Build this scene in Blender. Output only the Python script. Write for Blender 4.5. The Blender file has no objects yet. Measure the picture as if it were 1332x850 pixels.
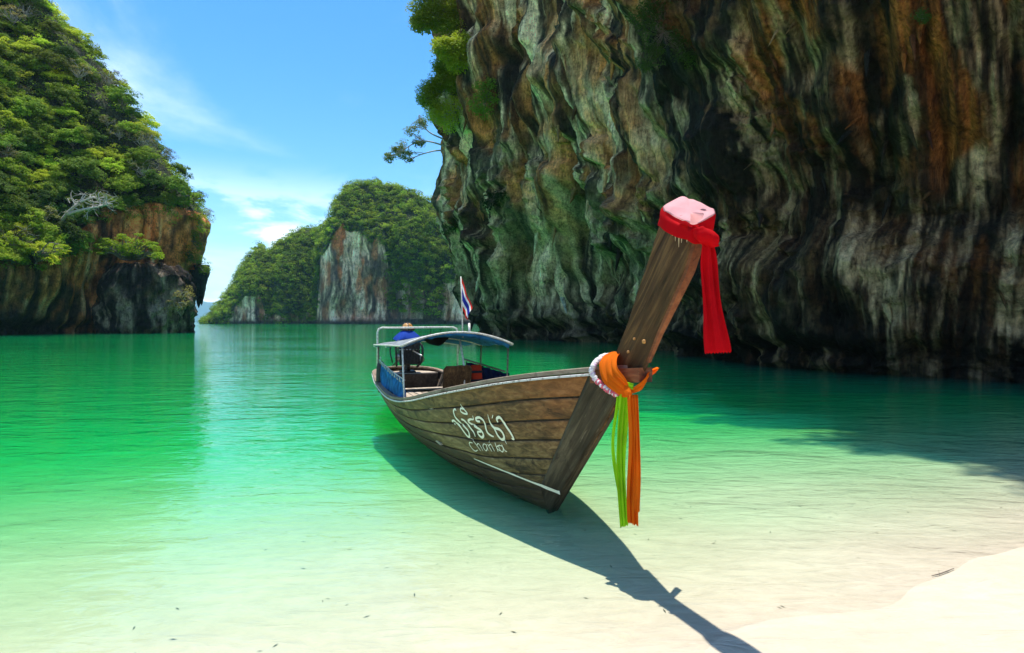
import bpy, math, random
import numpy as np
from mathutils import Vector, Matrix
from mathutils.bvhtree import BVHTree

random.seed(7)
R = math.radians
SC = bpy.context.scene
COL = SC.collection

# ------------------------------------------------------------------ camera
W_PX, H_PX, F_PX = 1332.0, 850.0, 740.0
CAM = Vector((0.0, 0.0, 2.0))
PITCH = math.atan((425.0 - 417.5) / F_PX)
cam_data = bpy.data.cameras.new('camera')
cam_data.sensor_width = 36.0
cam_data.lens = F_PX / W_PX * 36.0
cam_data.clip_start = 0.05
cam_data.clip_end = 30000.0
cam = bpy.data.objects.new('camera', cam_data)
cam.location = CAM
cam.rotation_euler = (R(90) - PITCH, 0, 0)
COL.objects.link(cam)
SC.camera = cam

# ------------------------------------------------------------------ sky and sun
SUN_ELEV = 77.0
SUN_DIR = Vector((-0.22, 1.0, 0)).normalized() * math.cos(R(SUN_ELEV)) + Vector((0, 0, math.sin(R(SUN_ELEV))))
world = bpy.data.worlds.new('World')
SC.world = world
world.use_nodes = True
wt = world.node_tree
wt.nodes.clear()


def wn(kind, **kw):
    n = wt.nodes.new(kind)
    for k, v in kw.items():
        setattr(n, k, v)
    return n


w_out = wn('ShaderNodeOutputWorld')
w_bg = wn('ShaderNodeBackground')
w_sky = wn('ShaderNodeTexSky')
w_sky.sky_type = 'NISHITA'
w_sky.sun_disc = False
w_sky.sun_elevation = R(SUN_ELEV)
w_sky.sun_rotation = math.atan2(SUN_DIR.x, SUN_DIR.y)
w_sky.altitude = 0
w_sky.air_density = 1.0
w_sky.dust_density = 0.3
w_sky.ozone_density = 2.5
w_hsv = wn('ShaderNodeHueSaturation')
w_hsv.inputs['Saturation'].default_value = 1.36
w_hsv.inputs['Value'].default_value = 1.0
wt.links.new(w_sky.outputs[0], w_hsv.inputs['Color'])
w_geo = wn('ShaderNodeTexCoord')
w_sep = wn('ShaderNodeSeparateXYZ')
wt.links.new(w_geo.outputs['Generated'], w_sep.inputs[0])


def wmath(op, a, b=None, c=None, clamp=False):
    n = wn('ShaderNodeMath', operation=op, use_clamp=clamp)
    for i, v in enumerate((a, b, c)):
        if v is None:
            continue
        if isinstance(v, (int, float)):
            n.inputs[i].default_value = v
        else:
            wt.links.new(v, n.inputs[i])
    return n.outputs[0]


def wmap(x, a, b, c, d):
    n = wn('ShaderNodeMapRange', interpolation_type='SMOOTHSTEP')
    wt.links.new(x, n.inputs[0])
    for i, v in enumerate((a, b, c, d)):
        n.inputs[i + 1].default_value = v
    return n.outputs[0]


zc = wmath('MAXIMUM', w_sep.outputs['Z'], 0.0)
zd = wmath('ADD', zc, 0.12)
cx = wmath('DIVIDE', w_sep.outputs['X'], zd)
cy = wmath('DIVIDE', w_sep.outputs['Y'], zd)
w_comb = wn('ShaderNodeCombineXYZ')
wt.links.new(cx, w_comb.inputs[0])
wt.links.new(cy, w_comb.inputs[1])


def wnoise(vec, scale, detail, rough, dist, rot=0.0, sc=(1, 1, 1), loc=(0, 0, 0)):
    m = wn('ShaderNodeMapping')
    m.inputs['Scale'].default_value = sc
    m.inputs['Rotation'].default_value = (0, 0, rot)
    m.inputs['Location'].default_value = loc
    wt.links.new(vec, m.inputs[0])
    n = wn('ShaderNodeTexNoise')
    n.inputs['Scale'].default_value = scale
    n.inputs['Detail'].default_value = detail
    n.inputs['Roughness'].default_value = rough
    n.inputs['Distortion'].default_value = dist
    wt.links.new(m.outputs[0], n.inputs['Vector'])
    return n.outputs[0]


cirrus = wnoise(w_comb.outputs[0], 0.75, 7.0, 0.6, 0.7, rot=0.5, sc=(1.0, 0.55, 1), loc=(3.1, 0.7, 0))
cirrus = wmap(cirrus, 0.44, 0.80, 0.0, 0.5)
# puffy cloud bank low over the sea
puff = wnoise(w_geo.outputs['Generated'], 6.0, 9.0, 0.55, 0.25, sc=(1, 1, 2.6), loc=(0.35, 0.2, 0.12))
puff_m = wmap(puff, 0.48, 0.62, 0.0, 0.92)
band = wmath('MULTIPLY', wmap(w_sep.outputs['Z'], 0.0, 0.03, 0.7, 1.0), wmap(w_sep.outputs['Z'], 0.09, 0.26, 1.0, 0.0))
puff_m = wmath('MULTIPLY', puff_m, band)
cl = wmath('MAXIMUM', cirrus, puff_m, clamp=True)
w_mix = wn('ShaderNodeMix', data_type='RGBA')
wt.links.new(cl, w_mix.inputs['Factor'])
wt.links.new(w_hsv.outputs[0], w_mix.inputs['A'])
w_mix.inputs['B'].default_value = (8.6, 8.9, 9.3, 1)
wt.links.new(w_mix.outputs['Result'], w_bg.inputs['Color'])
w_bg.inputs['Strength'].default_value = 0.132
wt.links.new(w_bg.outputs[0], w_out.inputs['Surface'])

sun_data = bpy.data.lights.new('sun', 'SUN')
sun_data.energy = 3.9
sun_data.angle = R(0.53)
sun_data.color = (1.0, 0.955, 0.88)
sun = bpy.data.objects.new('sun', sun_data)
sun.rotation_euler = SUN_DIR.to_track_quat('Z', 'Y').to_euler()
sun.location = SUN_DIR * 300
COL.objects.link(sun)

SC.view_settings.view_transform = 'Standard'
SC.view_settings.look = 'None'
SC.view_settings.exposure = 0.85
SC.view_settings.gamma = 1.0
SC.render.engine = 'CYCLES'
SC.cycles.max_bounces = 8
SC.cycles.volume_bounces = 2
SC.cycles.transparent_max_bounces = 24
SC.cycles.use_denoising = True
SC.cycles.sample_clamp_indirect = 6.0
SC.cycles.caustics_reflective = False
SC.cycles.caustics_refractive = False

# ------------------------------------------------------------------ helpers
CAM_ROT = Matrix.Rotation(R(90) - PITCH, 3, 'X')


def ray(px, py):
    """direction (y = 1) of a sight line, used only to set out where things stand"""
    v = CAM_ROT @ Vector(((px - W_PX / 2) / F_PX, -(py - H_PX / 2) / F_PX, -1.0))
    return v / v.y


def pt(px, py, d):
    return CAM + ray(px, py) * d


def proj(P):
    """numpy: world points -> picture position (for setting out stains and plants)"""
    M = np.array(CAM_ROT.transposed())
    q = (P - np.array(CAM)) @ M.T
    zz = np.maximum(-q[..., 2], 1e-3)
    return W_PX / 2 + F_PX * q[..., 0] / zz, H_PX / 2 - F_PX * q[..., 1] / zz


class Perlin:
    def __init__(self, seed):
        rng = np.random.RandomState(seed)
        self.p = np.concatenate([rng.permutation(256)] * 3)
        g = rng.normal(size=(256, 3))
        self.g = g / np.linalg.norm(g, axis=1)[:, None]

    def __call__(self, x, y, z=0.0):
        x, y, z = np.broadcast_arrays(np.asarray(x, float), np.asarray(y, float), np.asarray(z, float))
        xi = np.floor(x).astype(int); yi = np.floor(y).astype(int); zi = np.floor(z).astype(int)
        xf = x - xi; yf = y - yi; zf = z - zi
        u = xf * xf * xf * (xf * (xf * 6 - 15) + 10)
        v = yf * yf * yf * (yf * (yf * 6 - 15) + 10)
        w = zf * zf * zf * (zf * (zf * 6 - 15) + 10)
        xi &= 255; yi &= 255; zi &= 255

        def gr(a, b, c):
            h = self.p[self.p[self.p[(xi + a) & 255] + ((yi + b) & 255)] + ((zi + c) & 255)]
            gg = self.g[h]
            return gg[..., 0] * (xf - a) + gg[..., 1] * (yf - b) + gg[..., 2] * (zf - c)
        def l(a, b, t):
            return a + t * (b - a)
        r = l(l(l(gr(0, 0, 0), gr(1, 0, 0), u), l(gr(0, 1, 0), gr(1, 1, 0), u), v),
              l(l(gr(0, 0, 1), gr(1, 0, 1), u), l(gr(0, 1, 1), gr(1, 1, 1), u), v), w)
        return r * 1.5

    def fbm(self, x, y, z=0.0, octaves=4, gain=0.5):
        s, a = 0.0, 1.0
        for i in range(octaves):
            s = s + a * self(np.asarray(x) * 2 ** i + 17.3 * i, np.asarray(y) * 2 ** i + 5.1 * i, np.asarray(z) * 2 ** i)
            a *= gain
        return s


PN = Perlin(3)
PN2 = Perlin(11)


def sstep(x, a, b):
    t = np.clip((np.asarray(x, float) - a) / (b - a), 0, 1)
    return t * t * (3 - 2 * t)


def mesh_np(name, verts, faces, smooth=True):
    """fast mesh from numpy arrays; faces = (n, k) array with k = 3 or 4"""
    me = bpy.data.meshes.new(name)
    verts = np.ascontiguousarray(verts, dtype=np.float32).reshape(-1, 3)
    faces = np.ascontiguousarray(faces, dtype=np.int32)
    k = faces.shape[1]
    me.vertices.add(len(verts)); me.vertices.foreach_set('co', verts.ravel())
    me.loops.add(faces.size); me.loops.foreach_set('vertex_index', faces.ravel())
    me.polygons.add(len(faces))
    me.polygons.foreach_set('loop_start', np.arange(0, faces.size, k, dtype=np.int32))
    me.polygons.foreach_set('use_smooth', np.full(len(faces), smooth, dtype=bool))
    me.update(calc_edges=True)
    return me


def grid_faces(nu, nv, close_u=False):
    i = np.arange(nu if close_u else nu - 1)
    j = np.arange(nv - 1)
    I, J = np.meshgrid(i, j, indexing='ij')
    I2 = (I + 1) % nu
    return np.stack([I * nv + J, I2 * nv + J, I2 * nv + J + 1, I * nv + J + 1], -1).reshape(-1, 4)


def set_uv(me, uv):
    lay = me.uv_layers.new(name='UVMap')
    li = np.empty(len(me.loops), dtype=np.int32)
    me.loops.foreach_get('vertex_index', li)
    lay.data.foreach_set('uv', np.ascontiguousarray(uv[li], dtype=np.float32).ravel())


def set_col(me, name, rgb):
    at = me.color_attributes.new(name, 'FLOAT_COLOR', 'POINT')
    c = np.ones((len(me.vertices), 4), dtype=np.float32)
    c[:, :3] = rgb
    at.data.foreach_set('color', c.ravel())


def link(name, me, mat=None, parent=None):
    o = bpy.data.objects.new(name, me)
    COL.objects.link(o)
    if mat is not None and len(me.materials) == 0:
        me.materials.append(mat)
    if parent is not None:
        o.parent = parent
    return o


def empty(name, loc=(0, 0, 0), rot=(0, 0, 0)):
    o = bpy.data.objects.new(name, None)
    o.empty_display_size = 0.3
    o.location = loc
    o.rotation_euler = rot
    COL.objects.link(o)
    return o


def tag(o, label=None, cat=None, group=None, kind=None):
    if label: o['label'] = label
    if cat: o['category'] = cat
    if group: o['group'] = group
    if kind: o['kind'] = kind
    return o


class MB:
    """collects shapes for ONE mesh"""
    def __init__(self):
        self.v, self.f = [], []

    def add(self, vs, fs):
        b = len(self.v)
        self.v += [tuple(p) for p in vs]
        self.f += [tuple(b + i for i in f) for f in fs]

    def box(self, c, size, rot=None, bev=0.0):
        sx, sy, sz = (s / 2 for s in size)
        if bev <= 0:
            vs = [Vector((x, y, z)) for x in (-sx, sx) for y in (-sy, sy) for z in (-sz, sz)]
            fs = [(0, 1, 3, 2), (4, 6, 7, 5), (0, 4, 5, 1), (2, 3, 7, 6), (0, 2, 6, 4), (1, 5, 7, 3)]
        else:
            b = min(bev, sx * .9, sy * .9, sz * .9)
            prof = [(-sx + b, -sy), (sx - b, -sy), (sx, -sy + b), (sx, sy - b), (sx - b, sy), (-sx + b, sy), (-sx, sy - b), (-sx, -sy + b)]
            k = 1 - b / max(sx, sy)
            vs, fs = [], []
            for z, s in ((-sz, 1), (-sz + b, 0), (sz - b, 0), (sz, 1)):
                for x, y in prof:
                    vs.append(Vector((x - math.copysign(b, x) * .6 * s, y - math.copysign(b, y) * .6 * s, z)))
            for r_ in range(3):
                for i in range(8):
                    j = (i + 1) % 8
                    fs.append((r_ * 8 + i, r_ * 8 + j, r_ * 8 + 8 + j, r_ * 8 + 8 + i))
            fs.append(tuple(range(7, -1, -1))); fs.append(tuple(range(24, 32)))
        if rot is not None:
            vs = [rot @ p for p in vs]
        c = Vector(c)
        self.add([p + c for p in vs], fs)
        return self

    def tube(self, pts, radii, n=8, cap=True):
        pts = [Vector(p) for p in pts]
        if isinstance(radii, (int, float)):
            radii = [radii] * len(pts)
        vs, fs = [], []
        prev = None
        for i, p in enumerate(pts):
            t = (pts[min(i + 1, len(pts) - 1)] - pts[max(i - 1, 0)]).normalized()
            a = prev - t * prev.dot(t) if prev is not None else t.orthogonal()
            if a.length < 1e-6: a = t.orthogonal()
            a.normalize(); prev = a
            b = t.cross(a)
            for k in range(n):
                an = 2 * math.pi * k / n
                vs.append(p + (a * math.cos(an) + b * math.sin(an)) * radii[i])
        for i in range(len(pts) - 1):
            for k in range(n):
                k2 = (k + 1) % n
                fs.append((i * n + k, i * n + k2, (i + 1) * n + k2, (i + 1) * n + k))
        if cap:
            fs.append(tuple(range(n - 1, -1, -1)))
            fs.append(tuple(range((len(pts) - 1) * n, len(pts) * n)))
        self.add(vs, fs)
        return self

    def sweep(self, sections, close_ends=True):
        """sections: list of equal-length closed rings"""
        n = len(sections[0])
        vs = [p for s in sections for p in s]
        fs = []
        for i in range(len(sections) - 1):
            for k in range(n):
                k2 = (k + 1) % n
                fs.append((i * n + k, i * n + k2, (i + 1) * n + k2, (i + 1) * n + k))
        if close_ends:
            fs.append(tuple(range(n - 1, -1, -1)))
            fs.append(tuple(range((len(sections) - 1) * n, len(sections) * n)))
        self.add(vs, fs)
        return self

    def lathe(self, c, prof, n=16, axis=None):
        rot = Vector((0, 0, 1)).rotation_difference(Vector(axis)).to_matrix() if axis is not None else Matrix.Identity(3)
        vs, fs = [], []
        for r_, z in prof:
            for k in range(n):
                a = 2 * math.pi * k / n
                vs.append(Vector(c) + rot @ Vector((r_ * math.cos(a), r_ * math.sin(a), z)))
        for i in range(len(prof) - 1):
            for k in range(n):
                k2 = (k + 1) % n
                fs.append((i * n + k, i * n + k2, (i + 1) * n + k2, (i + 1) * n + k))
        fs.append(tuple(range(n - 1, -1, -1)))
        fs.append(tuple(range((len(prof) - 1) * n, len(prof) * n)))
        self.add(vs, fs)
        return self

    def build(self, name, mat, parent=None, smooth=False):
        me = bpy.data.meshes.new(name)
        me.from_pydata(self.v, [], self.f)
        me.polygons.foreach_set('use_smooth', [smooth] * len(me.polygons))
        me.update()
        return link(name, me, mat, parent)


# ------------------------------------------------------------------ materials
class NT:
    def __init__(self, name):
        self.m = bpy.data.materials.new(name)
        self.m.use_nodes = True
        self.t = self.m.node_tree
        self.t.nodes.clear()
        self.out = self.n('ShaderNodeOutputMaterial')

    def n(self, kind, **kw):
        nd = self.t.nodes.new(kind)
        for k, v in kw.items():
            setattr(nd, k, v)
        return nd

    def put(self, sock, v):
        if isinstance(v, bpy.types.NodeSocket):
            self.t.links.new(v, sock)
        elif isinstance(v, (tuple, list)) and len(v) == 3 and sock.type == 'RGBA':
            sock.default_value = (*v, 1)
        else:
            sock.default_value = v

    def coord(self, which='Object'):
        return self.n('ShaderNodeTexCoord').outputs[which]

    def mapping(self, vec, scale=(1, 1, 1), loc=(0, 0, 0), rot=(0, 0, 0)):
        m = self.n('ShaderNodeMapping')
        self.put(m.inputs[0], vec)
        m.inputs['Scale'].default_value = scale
        m.inputs['Location'].default_value = loc
        m.inputs['Rotation'].default_value = rot
        return m.outputs[0]

    def noise(self, vec, scale=1.0, detail=4.0, rough=0.55, dist=0.0):
        m = self.n('ShaderNodeTexNoise')
        self.put(m.inputs['Vector'], vec)
        m.inputs['Scale'].default_value = scale
        m.inputs['Detail'].default_value = detail
        m.inputs['Roughness'].default_value = rough
        m.inputs['Distortion'].default_value = dist
        return m.outputs[0]

    def ramp(self, fac, stops, interp='LINEAR'):
        r_ = self.n('ShaderNodeValToRGB')
        r_.color_ramp.interpolation = interp
        e = r_.color_ramp.elements
        while len(e) < len(stops):
            e.new(0.5)
        for el, (p, c) in zip(e, stops):
            el.position = p
            el.color = (*c, 1) if len(c) == 3 else c
        self.put(r_.inputs[0], fac)
        return r_.outputs[0]

    def rng(self, x, a, b, c=0.0, d=1.0, smooth=True):
        m = self.n('ShaderNodeMapRange')
        if smooth: m.interpolation_type = 'SMOOTHSTEP'
        self.put(m.inputs[0], x)
        for i, v in enumerate((a, b, c, d)):
            m.inputs[i + 1].default_value = v
        return m.outputs[0]

    def mix(self, fac, a, b, blend='MIX'):
        m = self.n('ShaderNodeMix', data_type='RGBA', blend_type=blend)
        self.put(m.inputs['Factor'], fac)
        self.put(m.inputs['A'], a if isinstance(a, bpy.types.NodeSocket) else (*a, 1))
        self.put(m.inputs['B'], b if isinstance(b, bpy.types.NodeSocket) else (*b, 1))
        return m.outputs['Result']

    def math(self, op, a, b=0.0, clamp=False):
        m = self.n('ShaderNodeMath', operation=op, use_clamp=clamp)
        self.put(m.inputs[0], a); self.put(m.inputs[1], b)
        return m.outputs[0]

    def bump(self, h, strength=0.5, dist=0.02, normal=None):
        b = self.n('ShaderNodeBump')
        self.put(b.inputs['Height'], h)
        b.inputs['Strength'].default_value = strength
        b.inputs['Distance'].default_value = dist
        if normal is not None: self.put(b.inputs['Normal'], normal)
        return b.outputs[0]

    def bsdf(self, color, rough=0.6, normal=None, spec=0.4, **kw):
        p = self.n('ShaderNodeBsdfPrincipled')
        self.put(p.inputs['Base Color'], color)
        self.put(p.inputs['Roughness'], rough)
        p.inputs['Specular IOR Level'].default_value = spec
        for k, v in kw.items():
            self.put(p.inputs[k], v)
        if normal is not None: self.put(p.inputs['Normal'], normal)
        return p.outputs[0]

    def done(self, shader):
        self.t.links.new(shader, self.out.inputs['Surface'])
        return self.m


M = {}


def simple(name, color, rough=0.6, var=0.25, scale=8.0, metallic=0.0, bump=0.0):
    t = NT(name)
    c = t.coord()
    nz = t.noise(c, scale, 5)
    dark = tuple(x * (1 - var) for x in color)
    lite = tuple(min(1, x * (1 + var)) for x in color)
    col = t.ramp(nz, [(0.3, dark), (0.7, lite)])
    nrm = t.bump(nz, bump, 0.01) if bump else None
    M[name] = t.done(t.bsdf(col, rough, nrm, Metallic=metallic))
    return M[name]

# ================================================================== SEA, SEABED, BEACH
SHORE_P = np.array((1.27, 3.43))
SHORE_N = np.array((-0.437, 0.90))


def shore_dist(x, y):
    return (x - SHORE_P[0]) * SHORE_N[0] + (y - SHORE_P[1]) * SHORE_N[1]


def bed_z(x, y):
    d = shore_dist(x, y) + 0.07 * PN(np.asarray(x) * 0.3, np.asarray(y) * 0.3, 4.2) + 0.03 * PN(np.asarray(x) * 1.1, np.asarray(y) * 1.1, 1.2)
    dn = np.maximum(d, 0)
    z = np.where(d < 0, -0.07 * d, -(0.055 * dn + 0.0014 * dn ** 2))
    z = np.where(dn > 25, -(2.25 + (dn - 25) * 0.11), z)
    z = np.maximum(z, -9.0)
    z = np.minimum(z, 1.6)
    return z + 0.012 * PN.fbm(np.asarray(x) * 0.7, np.asarray(y) * 0.9, 2.0, 2)


# sand
t = NT('sand')
co = t.coord()
n1 = t.noise(co, 0.5, 5)
n2 = t.noise(co, 160.0, 2)
n3 = t.noise(t.mapping(co, (2.2, 7.0, 1), rot=(0, 0, -0.45)), 1.0, 3, 0.5, 1.2)
col = t.mix(t.rng(n1, 0.3, 0.7), (0.55, 0.47, 0.345), (0.62, 0.54, 0.405))
col = t.mix(t.rng(n2, 0.35, 0.75, 0.0, 0.22), col, (0.36, 0.30, 0.23))
col = t.mix(t.rng(n3, 0.35, 0.7, 0.0, 0.30), col, (0.42, 0.36, 0.26))  # ripple shading painted into the sand colour as darker streaks
n4 = t.noise(co, 7.0, 6, 0.65, 0.6)
col = t.mix(t.rng(n4, 0.42, 0.66, 0.0, 0.22), col, (0.41, 0.35, 0.26))
h = t.math('ADD', t.math('MULTIPLY', n3, 1.0), t.math('MULTIPLY', n2, 0.06))
M['sand'] = t.done(t.bsdf(col, 0.85, t.bump(h, 0.8, 0.05), 0.2))

ax = np.concatenate([-np.geomspace(12000, 13, 40), np.linspace(-12.5, 12.5, 220), np.geomspace(13, 12000, 40)])
ay = np.concatenate([-np.geomspace(12000, 5, 24), np.linspace(-4, 20, 260), np.geomspace(20.4, 12000, 60)])
X, Y = np.meshgrid(ax, ay, indexing='ij')
Z = bed_z(X, Y)
me = mesh_np('seabed', np.stack([X, Y, Z], -1), grid_faces(len(ax), len(ay)))
tag(link('sand_beach', me, M['sand']), 'pale cream sand of the beach running down under the clear shallows', kind='structure')

# water: clear surface over a green absorbing body
t = NT('sea_water')
co = t.coord()
wv = t.mapping(co, (0.55, 1.25, 1.0), rot=(0, 0, 0.12))
a1 = t.noise(wv, 1.1, 3, 0.5, 0.5)
a2 = t.noise(wv, 4.2, 3, 0.55, 0.6)
a3 = t.noise(t.mapping(co, (0.05, 0.11, 1)), 1.0, 3, 0.5)
hh = t.math('ADD', t.math('MULTIPLY', a1, 1.0), t.math('MULTIPLY', a2, 0.42))
amp = t.rng(a3, 0.35, 0.65, 0.55, 1.0)
hh = t.math('MULTIPLY', hh, amp)
nrm = t.bump(hh, 0.7, 0.085)
# reflectance of a water surface (Schlick), the same from above and from below
gm = t.n('ShaderNodeNewGeometry')
dt = t.n('ShaderNodeVectorMath', operation='DOT_PRODUCT')
t.put(dt.inputs[0], gm.outputs['Incoming']); t.put(dt.inputs[1], nrm)
fz = t.math('POWER', t.math('SUBTRACT', 1.0, t.math('ABSOLUTE', dt.outputs['Value']), clamp=True), 5.0)
refl = t.math('ADD', 0.02, t.math('MULTIPLY', fz, 0.98), clamp=True)
tr = t.n('ShaderNodeBsdfTransparent')
gl = t.n('ShaderNodeBsdfGlossy')
gl.inputs['Roughness'].default_value = 0.02
t.put(gl.inputs['Normal'], nrm)
mx = t.n('ShaderNodeMixShader')
t.put(mx.inputs[0], refl)
t.t.links.new(tr.outputs[0], mx.inputs[1])
t.t.links.new(gl.outputs[0], mx.inputs[2])
va = t.n('ShaderNodeVolumeAbsorption')
va.inputs['Color'].default_value = (0.22, 0.94, 0.49, 1)
va.inputs['Density'].default_value = 1.0
vs = t.n('ShaderNodeVolumeScatter')
vs.inputs['Color'].default_value = (0.03, 0.90, 1.0, 1)
vs.inputs['Density'].default_value = 0.15
ad = t.n('ShaderNodeAddShader')
t.t.links.new(va.outputs[0], ad.inputs[0])
t.t.links.new(vs.outputs[0], ad.inputs[1])
t.t.links.new(ad.outputs[0], t.out.inputs['Volume'])
M['water'] = t.done(mx.outputs[0])
mb = MB()
E = 11000.0
mb.box((0, 0, -7.5), (2 * E, 2 * E, 15.0))
tag(mb.build('sea', M['water']), 'calm clear emerald water of the lagoon', kind='structure')


# ================================================================== LIMESTONE
def rock_material(name, bump=0.8, scale=1.0):
    """weathered limestone: mineral and algae stains come with the mesh (attribute stain), grain and pits from noise"""
    t = NT(name)
    ob = t.coord('Object')
    at = t.n('ShaderNodeAttribute', attribute_name='stain')
    g = t.noise(ob, 1.6 * scale, 7, 0.68)
    f = t.noise(t.mapping(ob, (7.0 * scale, 7.0 * scale, 1.6 * scale)), 1.0, 5, 0.65, 0.4)
    k = t.math('ADD', t.math('MULTIPLY', g, 0.55), t.math('MULTIPLY', f, 0.45))
    vv = t.n('ShaderNodeCombineColor')
    pit = t.noise(ob, 6.0 * scale, 8, 0.72)
    dr = t.noise(t.mapping(ob, (3.4 * scale, 3.4 * scale, 0.42 * scale)), 1.0, 6, 0.62, 0.25)
    rd = t.math('MULTIPLY', t.math('ABSOLUTE', t.math('SUBTRACT', dr, 0.5)), 3.0)
    k = t.math('ADD', t.math('MULTIPLY', k, 0.7), t.math('MULTIPLY', pit, 0.3))
    m_ = t.rng(k, 0.38, 0.62, 0.12, 1.95, smooth=False)
    for i_ in range(3): t.put(vv.inputs[i_], m_)
    col = t.mix(1.0, at.outputs['Color'], vv.outputs[0], 'MULTIPLY')
    return t.done(t.bsdf(col, 0.8, t.bump(t.math('ADD', t.math('MULTIPLY', k, 0.8), t.math('MULTIPLY', rd, 0.5)), bump, 0.6 / scale), 0.12))


M['rock_right'] = rock_material('limestone_wall')
M['rock_left'] = rock_material('limestone_headland', 0.8, 0.7)
M['rock_far'] = rock_material('limestone_island', 0.6, 0.22)


def ramp_np(v, stops):
    xs = [p for p, _ in stops]
    return np.stack([np.interp(v, xs, [c[i] for _, c in stops]) for i in range(3)], -1)


def blend(a, b, k):
    k = np.clip(k, 0, 1)[..., None]
    return a * (1 - k) + np.asarray(b) * k


def streaks(q, zq, seed):
    """mineral streaks drawn down the face by seeping water"""
    wob = 0.18 * PN2(q * 0.9, zq * 0.22, seed + 3.0) + 0.45 * PN2(q * 0.2, zq * 0.09, seed + 5.0)
    n1 = PN(q / 2.4 + wob * .5, zq / 15, seed)
    n2 = PN(q / 0.85 + wob, zq / 7.5, seed + 9.2)
    n3 = PN2(q / 0.30 + wob * 2.0, zq / 3.4, seed + 4.4)
    n4 = PN2(q / 0.13 + wob * 3.0, zq / 1.5, seed + 7.4)
    return 0.5 + 0.50 * n1 + 0.42 * n2 + 0.30 * n3 + 0.16 * n4


def spline2(pts, n, weight=None):
    """Catmull-Rom through plan points, resampled; returns points, arc length"""
    P = np.array(pts, float)
    P = np.vstack([2 * P[0] - P[1], P, 2 * P[-1] - P[-2]])
    out = []
    for i in range(1, len(P) - 2):
        tt = np.linspace(0, 1, 60, endpoint=False)[:, None]
        a, b, c, d = P[i - 1], P[i], P[i + 1], P[i + 2]
        out.append(0.5 * (2 * b + (c - a) * tt + (2 * a - 5 * b + 4 * c - d) * tt ** 2 + (3 * b - a - 3 * c + d) * tt ** 3))
    out = np.vstack(out + [P[-2][None]])
    L = np.concatenate([[0], np.cumsum(np.linalg.norm(np.diff(out, axis=0), axis=1))])
    dens = np.ones(len(out)) if weight is None else weight(out)
    cum = np.concatenate([[0], np.cumsum((dens[1:] + dens[:-1]) / 2 * np.diff(L))])
    q = np.linspace(0, cum[-1], n)
    Lq = np.interp(q, cum, L)
    return np.stack([np.interp(Lq, L, out[:, k]) for k in range(out.shape[1])], 1), Lq


def plan_normals(P, side, smooth):
    T = np.gradient(P, axis=0)
    T /= np.linalg.norm(T, axis=1)[:, None] + 1e-9
    N = np.stack([-T[:, 1], T[:, 0]], 1) * side
    k = np.hanning(smooth * 2 + 1); k /= k.sum()
    for c in range(2):
        N[:, c] = np.convolve(np.pad(N[:, c], smooth, mode='edge'), k, 'valid')
    return N / np.linalg.norm(N, axis=1)[:, None]


def flutes(u, z, sway, w, seed, stretch=10.0):
    n = PN(u / w + sway / w, z / (w * stretch), seed)
    return 1.0 - 2.2 * np.abs(n)


# ---- the great overhanging wall on the right
NU, NV = 1050, 560
base = [(16, 124), (3, 104), (-3.5, 88), (-8.2, 76), (-7.6, 66), (-4.4, 58.5), (2.2, 51), (5.4, 42), (7.4, 32.5), (9.0, 25.5), (11.5, 21), (15.2, 17.2), (20, 13), (27, 7), (36, -4)]
BP, BL = spline2(base, NU, lambda p: np.where(p[:, 1] > 80, .3, np.where(p[:, 1] < 10, .3, 1.0)) / np.maximum(np.hypot(p[:, 0], p[:, 1]), 12.0))
BN = plan_normals(BP, -1, 45)
far = sstep(BP[:, 1], 20, 50)                      # 1 on the distant headland, 0 on the near wall
zmax = 24 + 26 * far - 12 * sstep(BP[:, 1], 52, 62)
v = np.linspace(0, 1, NV)
Zg = -1.2 + (zmax[:, None] + 1.2) * np.interp(v, [0, .82, 1], [0, .64, 1])[None, :]
Ug = np.repeat(BL[:, None], NV, 1)
FAR = np.repeat(far[:, None], NV, 1)
sc = 0.38 + 0.62 * FAR                             # size of the features: finer on the near wall
q0 = np.concatenate([[0], np.cumsum(np.diff(BL) / (0.5 * (sc[1:, 0] + sc[:-1, 0])))])
Q0 = np.repeat(q0[:, None], NV, 1)
zf = Zg / sc
sway = 1.3 * PN(Q0 * 0.07, zf * 0.055, 7.7) + 0.4 * PN(Q0 * 0.2, zf * 0.12, 2.7)
bend = sstep(zf, 17, 3) * (0.15 + 0.85 * FAR)
sway = sway + 6.0 * bend ** 1.4 * (0.7 + 0.5 * PN(Q0 * 0.06, 0.4, 0.2))   # the curtains sweep inwards at their foot
Q = Q0 + sway
lean = -4.2 * sstep(zf, 15.0, 2.0) - 1.6 * sstep(zf, 2.6, 0.8) + (2.2 - 1.5 * sstep(BP[:, 1], 54, 62)[:, None]) * sstep(zf, 12, 34)
ZT = (2 + 0.565 * BP[:, 1])[:, None]                 # how high the picture reaches on this stretch of wall
near_lean = -1.2 * sstep(Zg, 4.5, 1.0) - 0.9 * sstep(Zg, 1.5, 0.5) - 1.5 * sstep(Zg, 3.8, 6.0) * sstep(Zg, 9.0, 7.0) + 3.2 * sstep(Zg, 0.6 * ZT, 1.15 * ZT)
OFF = lean * FAR + near_lean * (1 - FAR)
rough_zone = np.clip(sstep(zf, 4.4, 1.6) + sstep(PN.fbm(Q0 * 0.10, zf * 0.11, 6.0, 3), 0.02, 0.40), 0, 1)


def curtains(w, seed, stretch):
    n = PN(Q / w, zf / (w * stretch), seed) + 0.18 * PN2(Q / w * 2.1, zf / (w * stretch) * 2.4, seed + 2)
    return np.clip(2.3 * np.abs(n), 0, 1.15) ** 0.75 * 1.5 - 0.75


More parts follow.
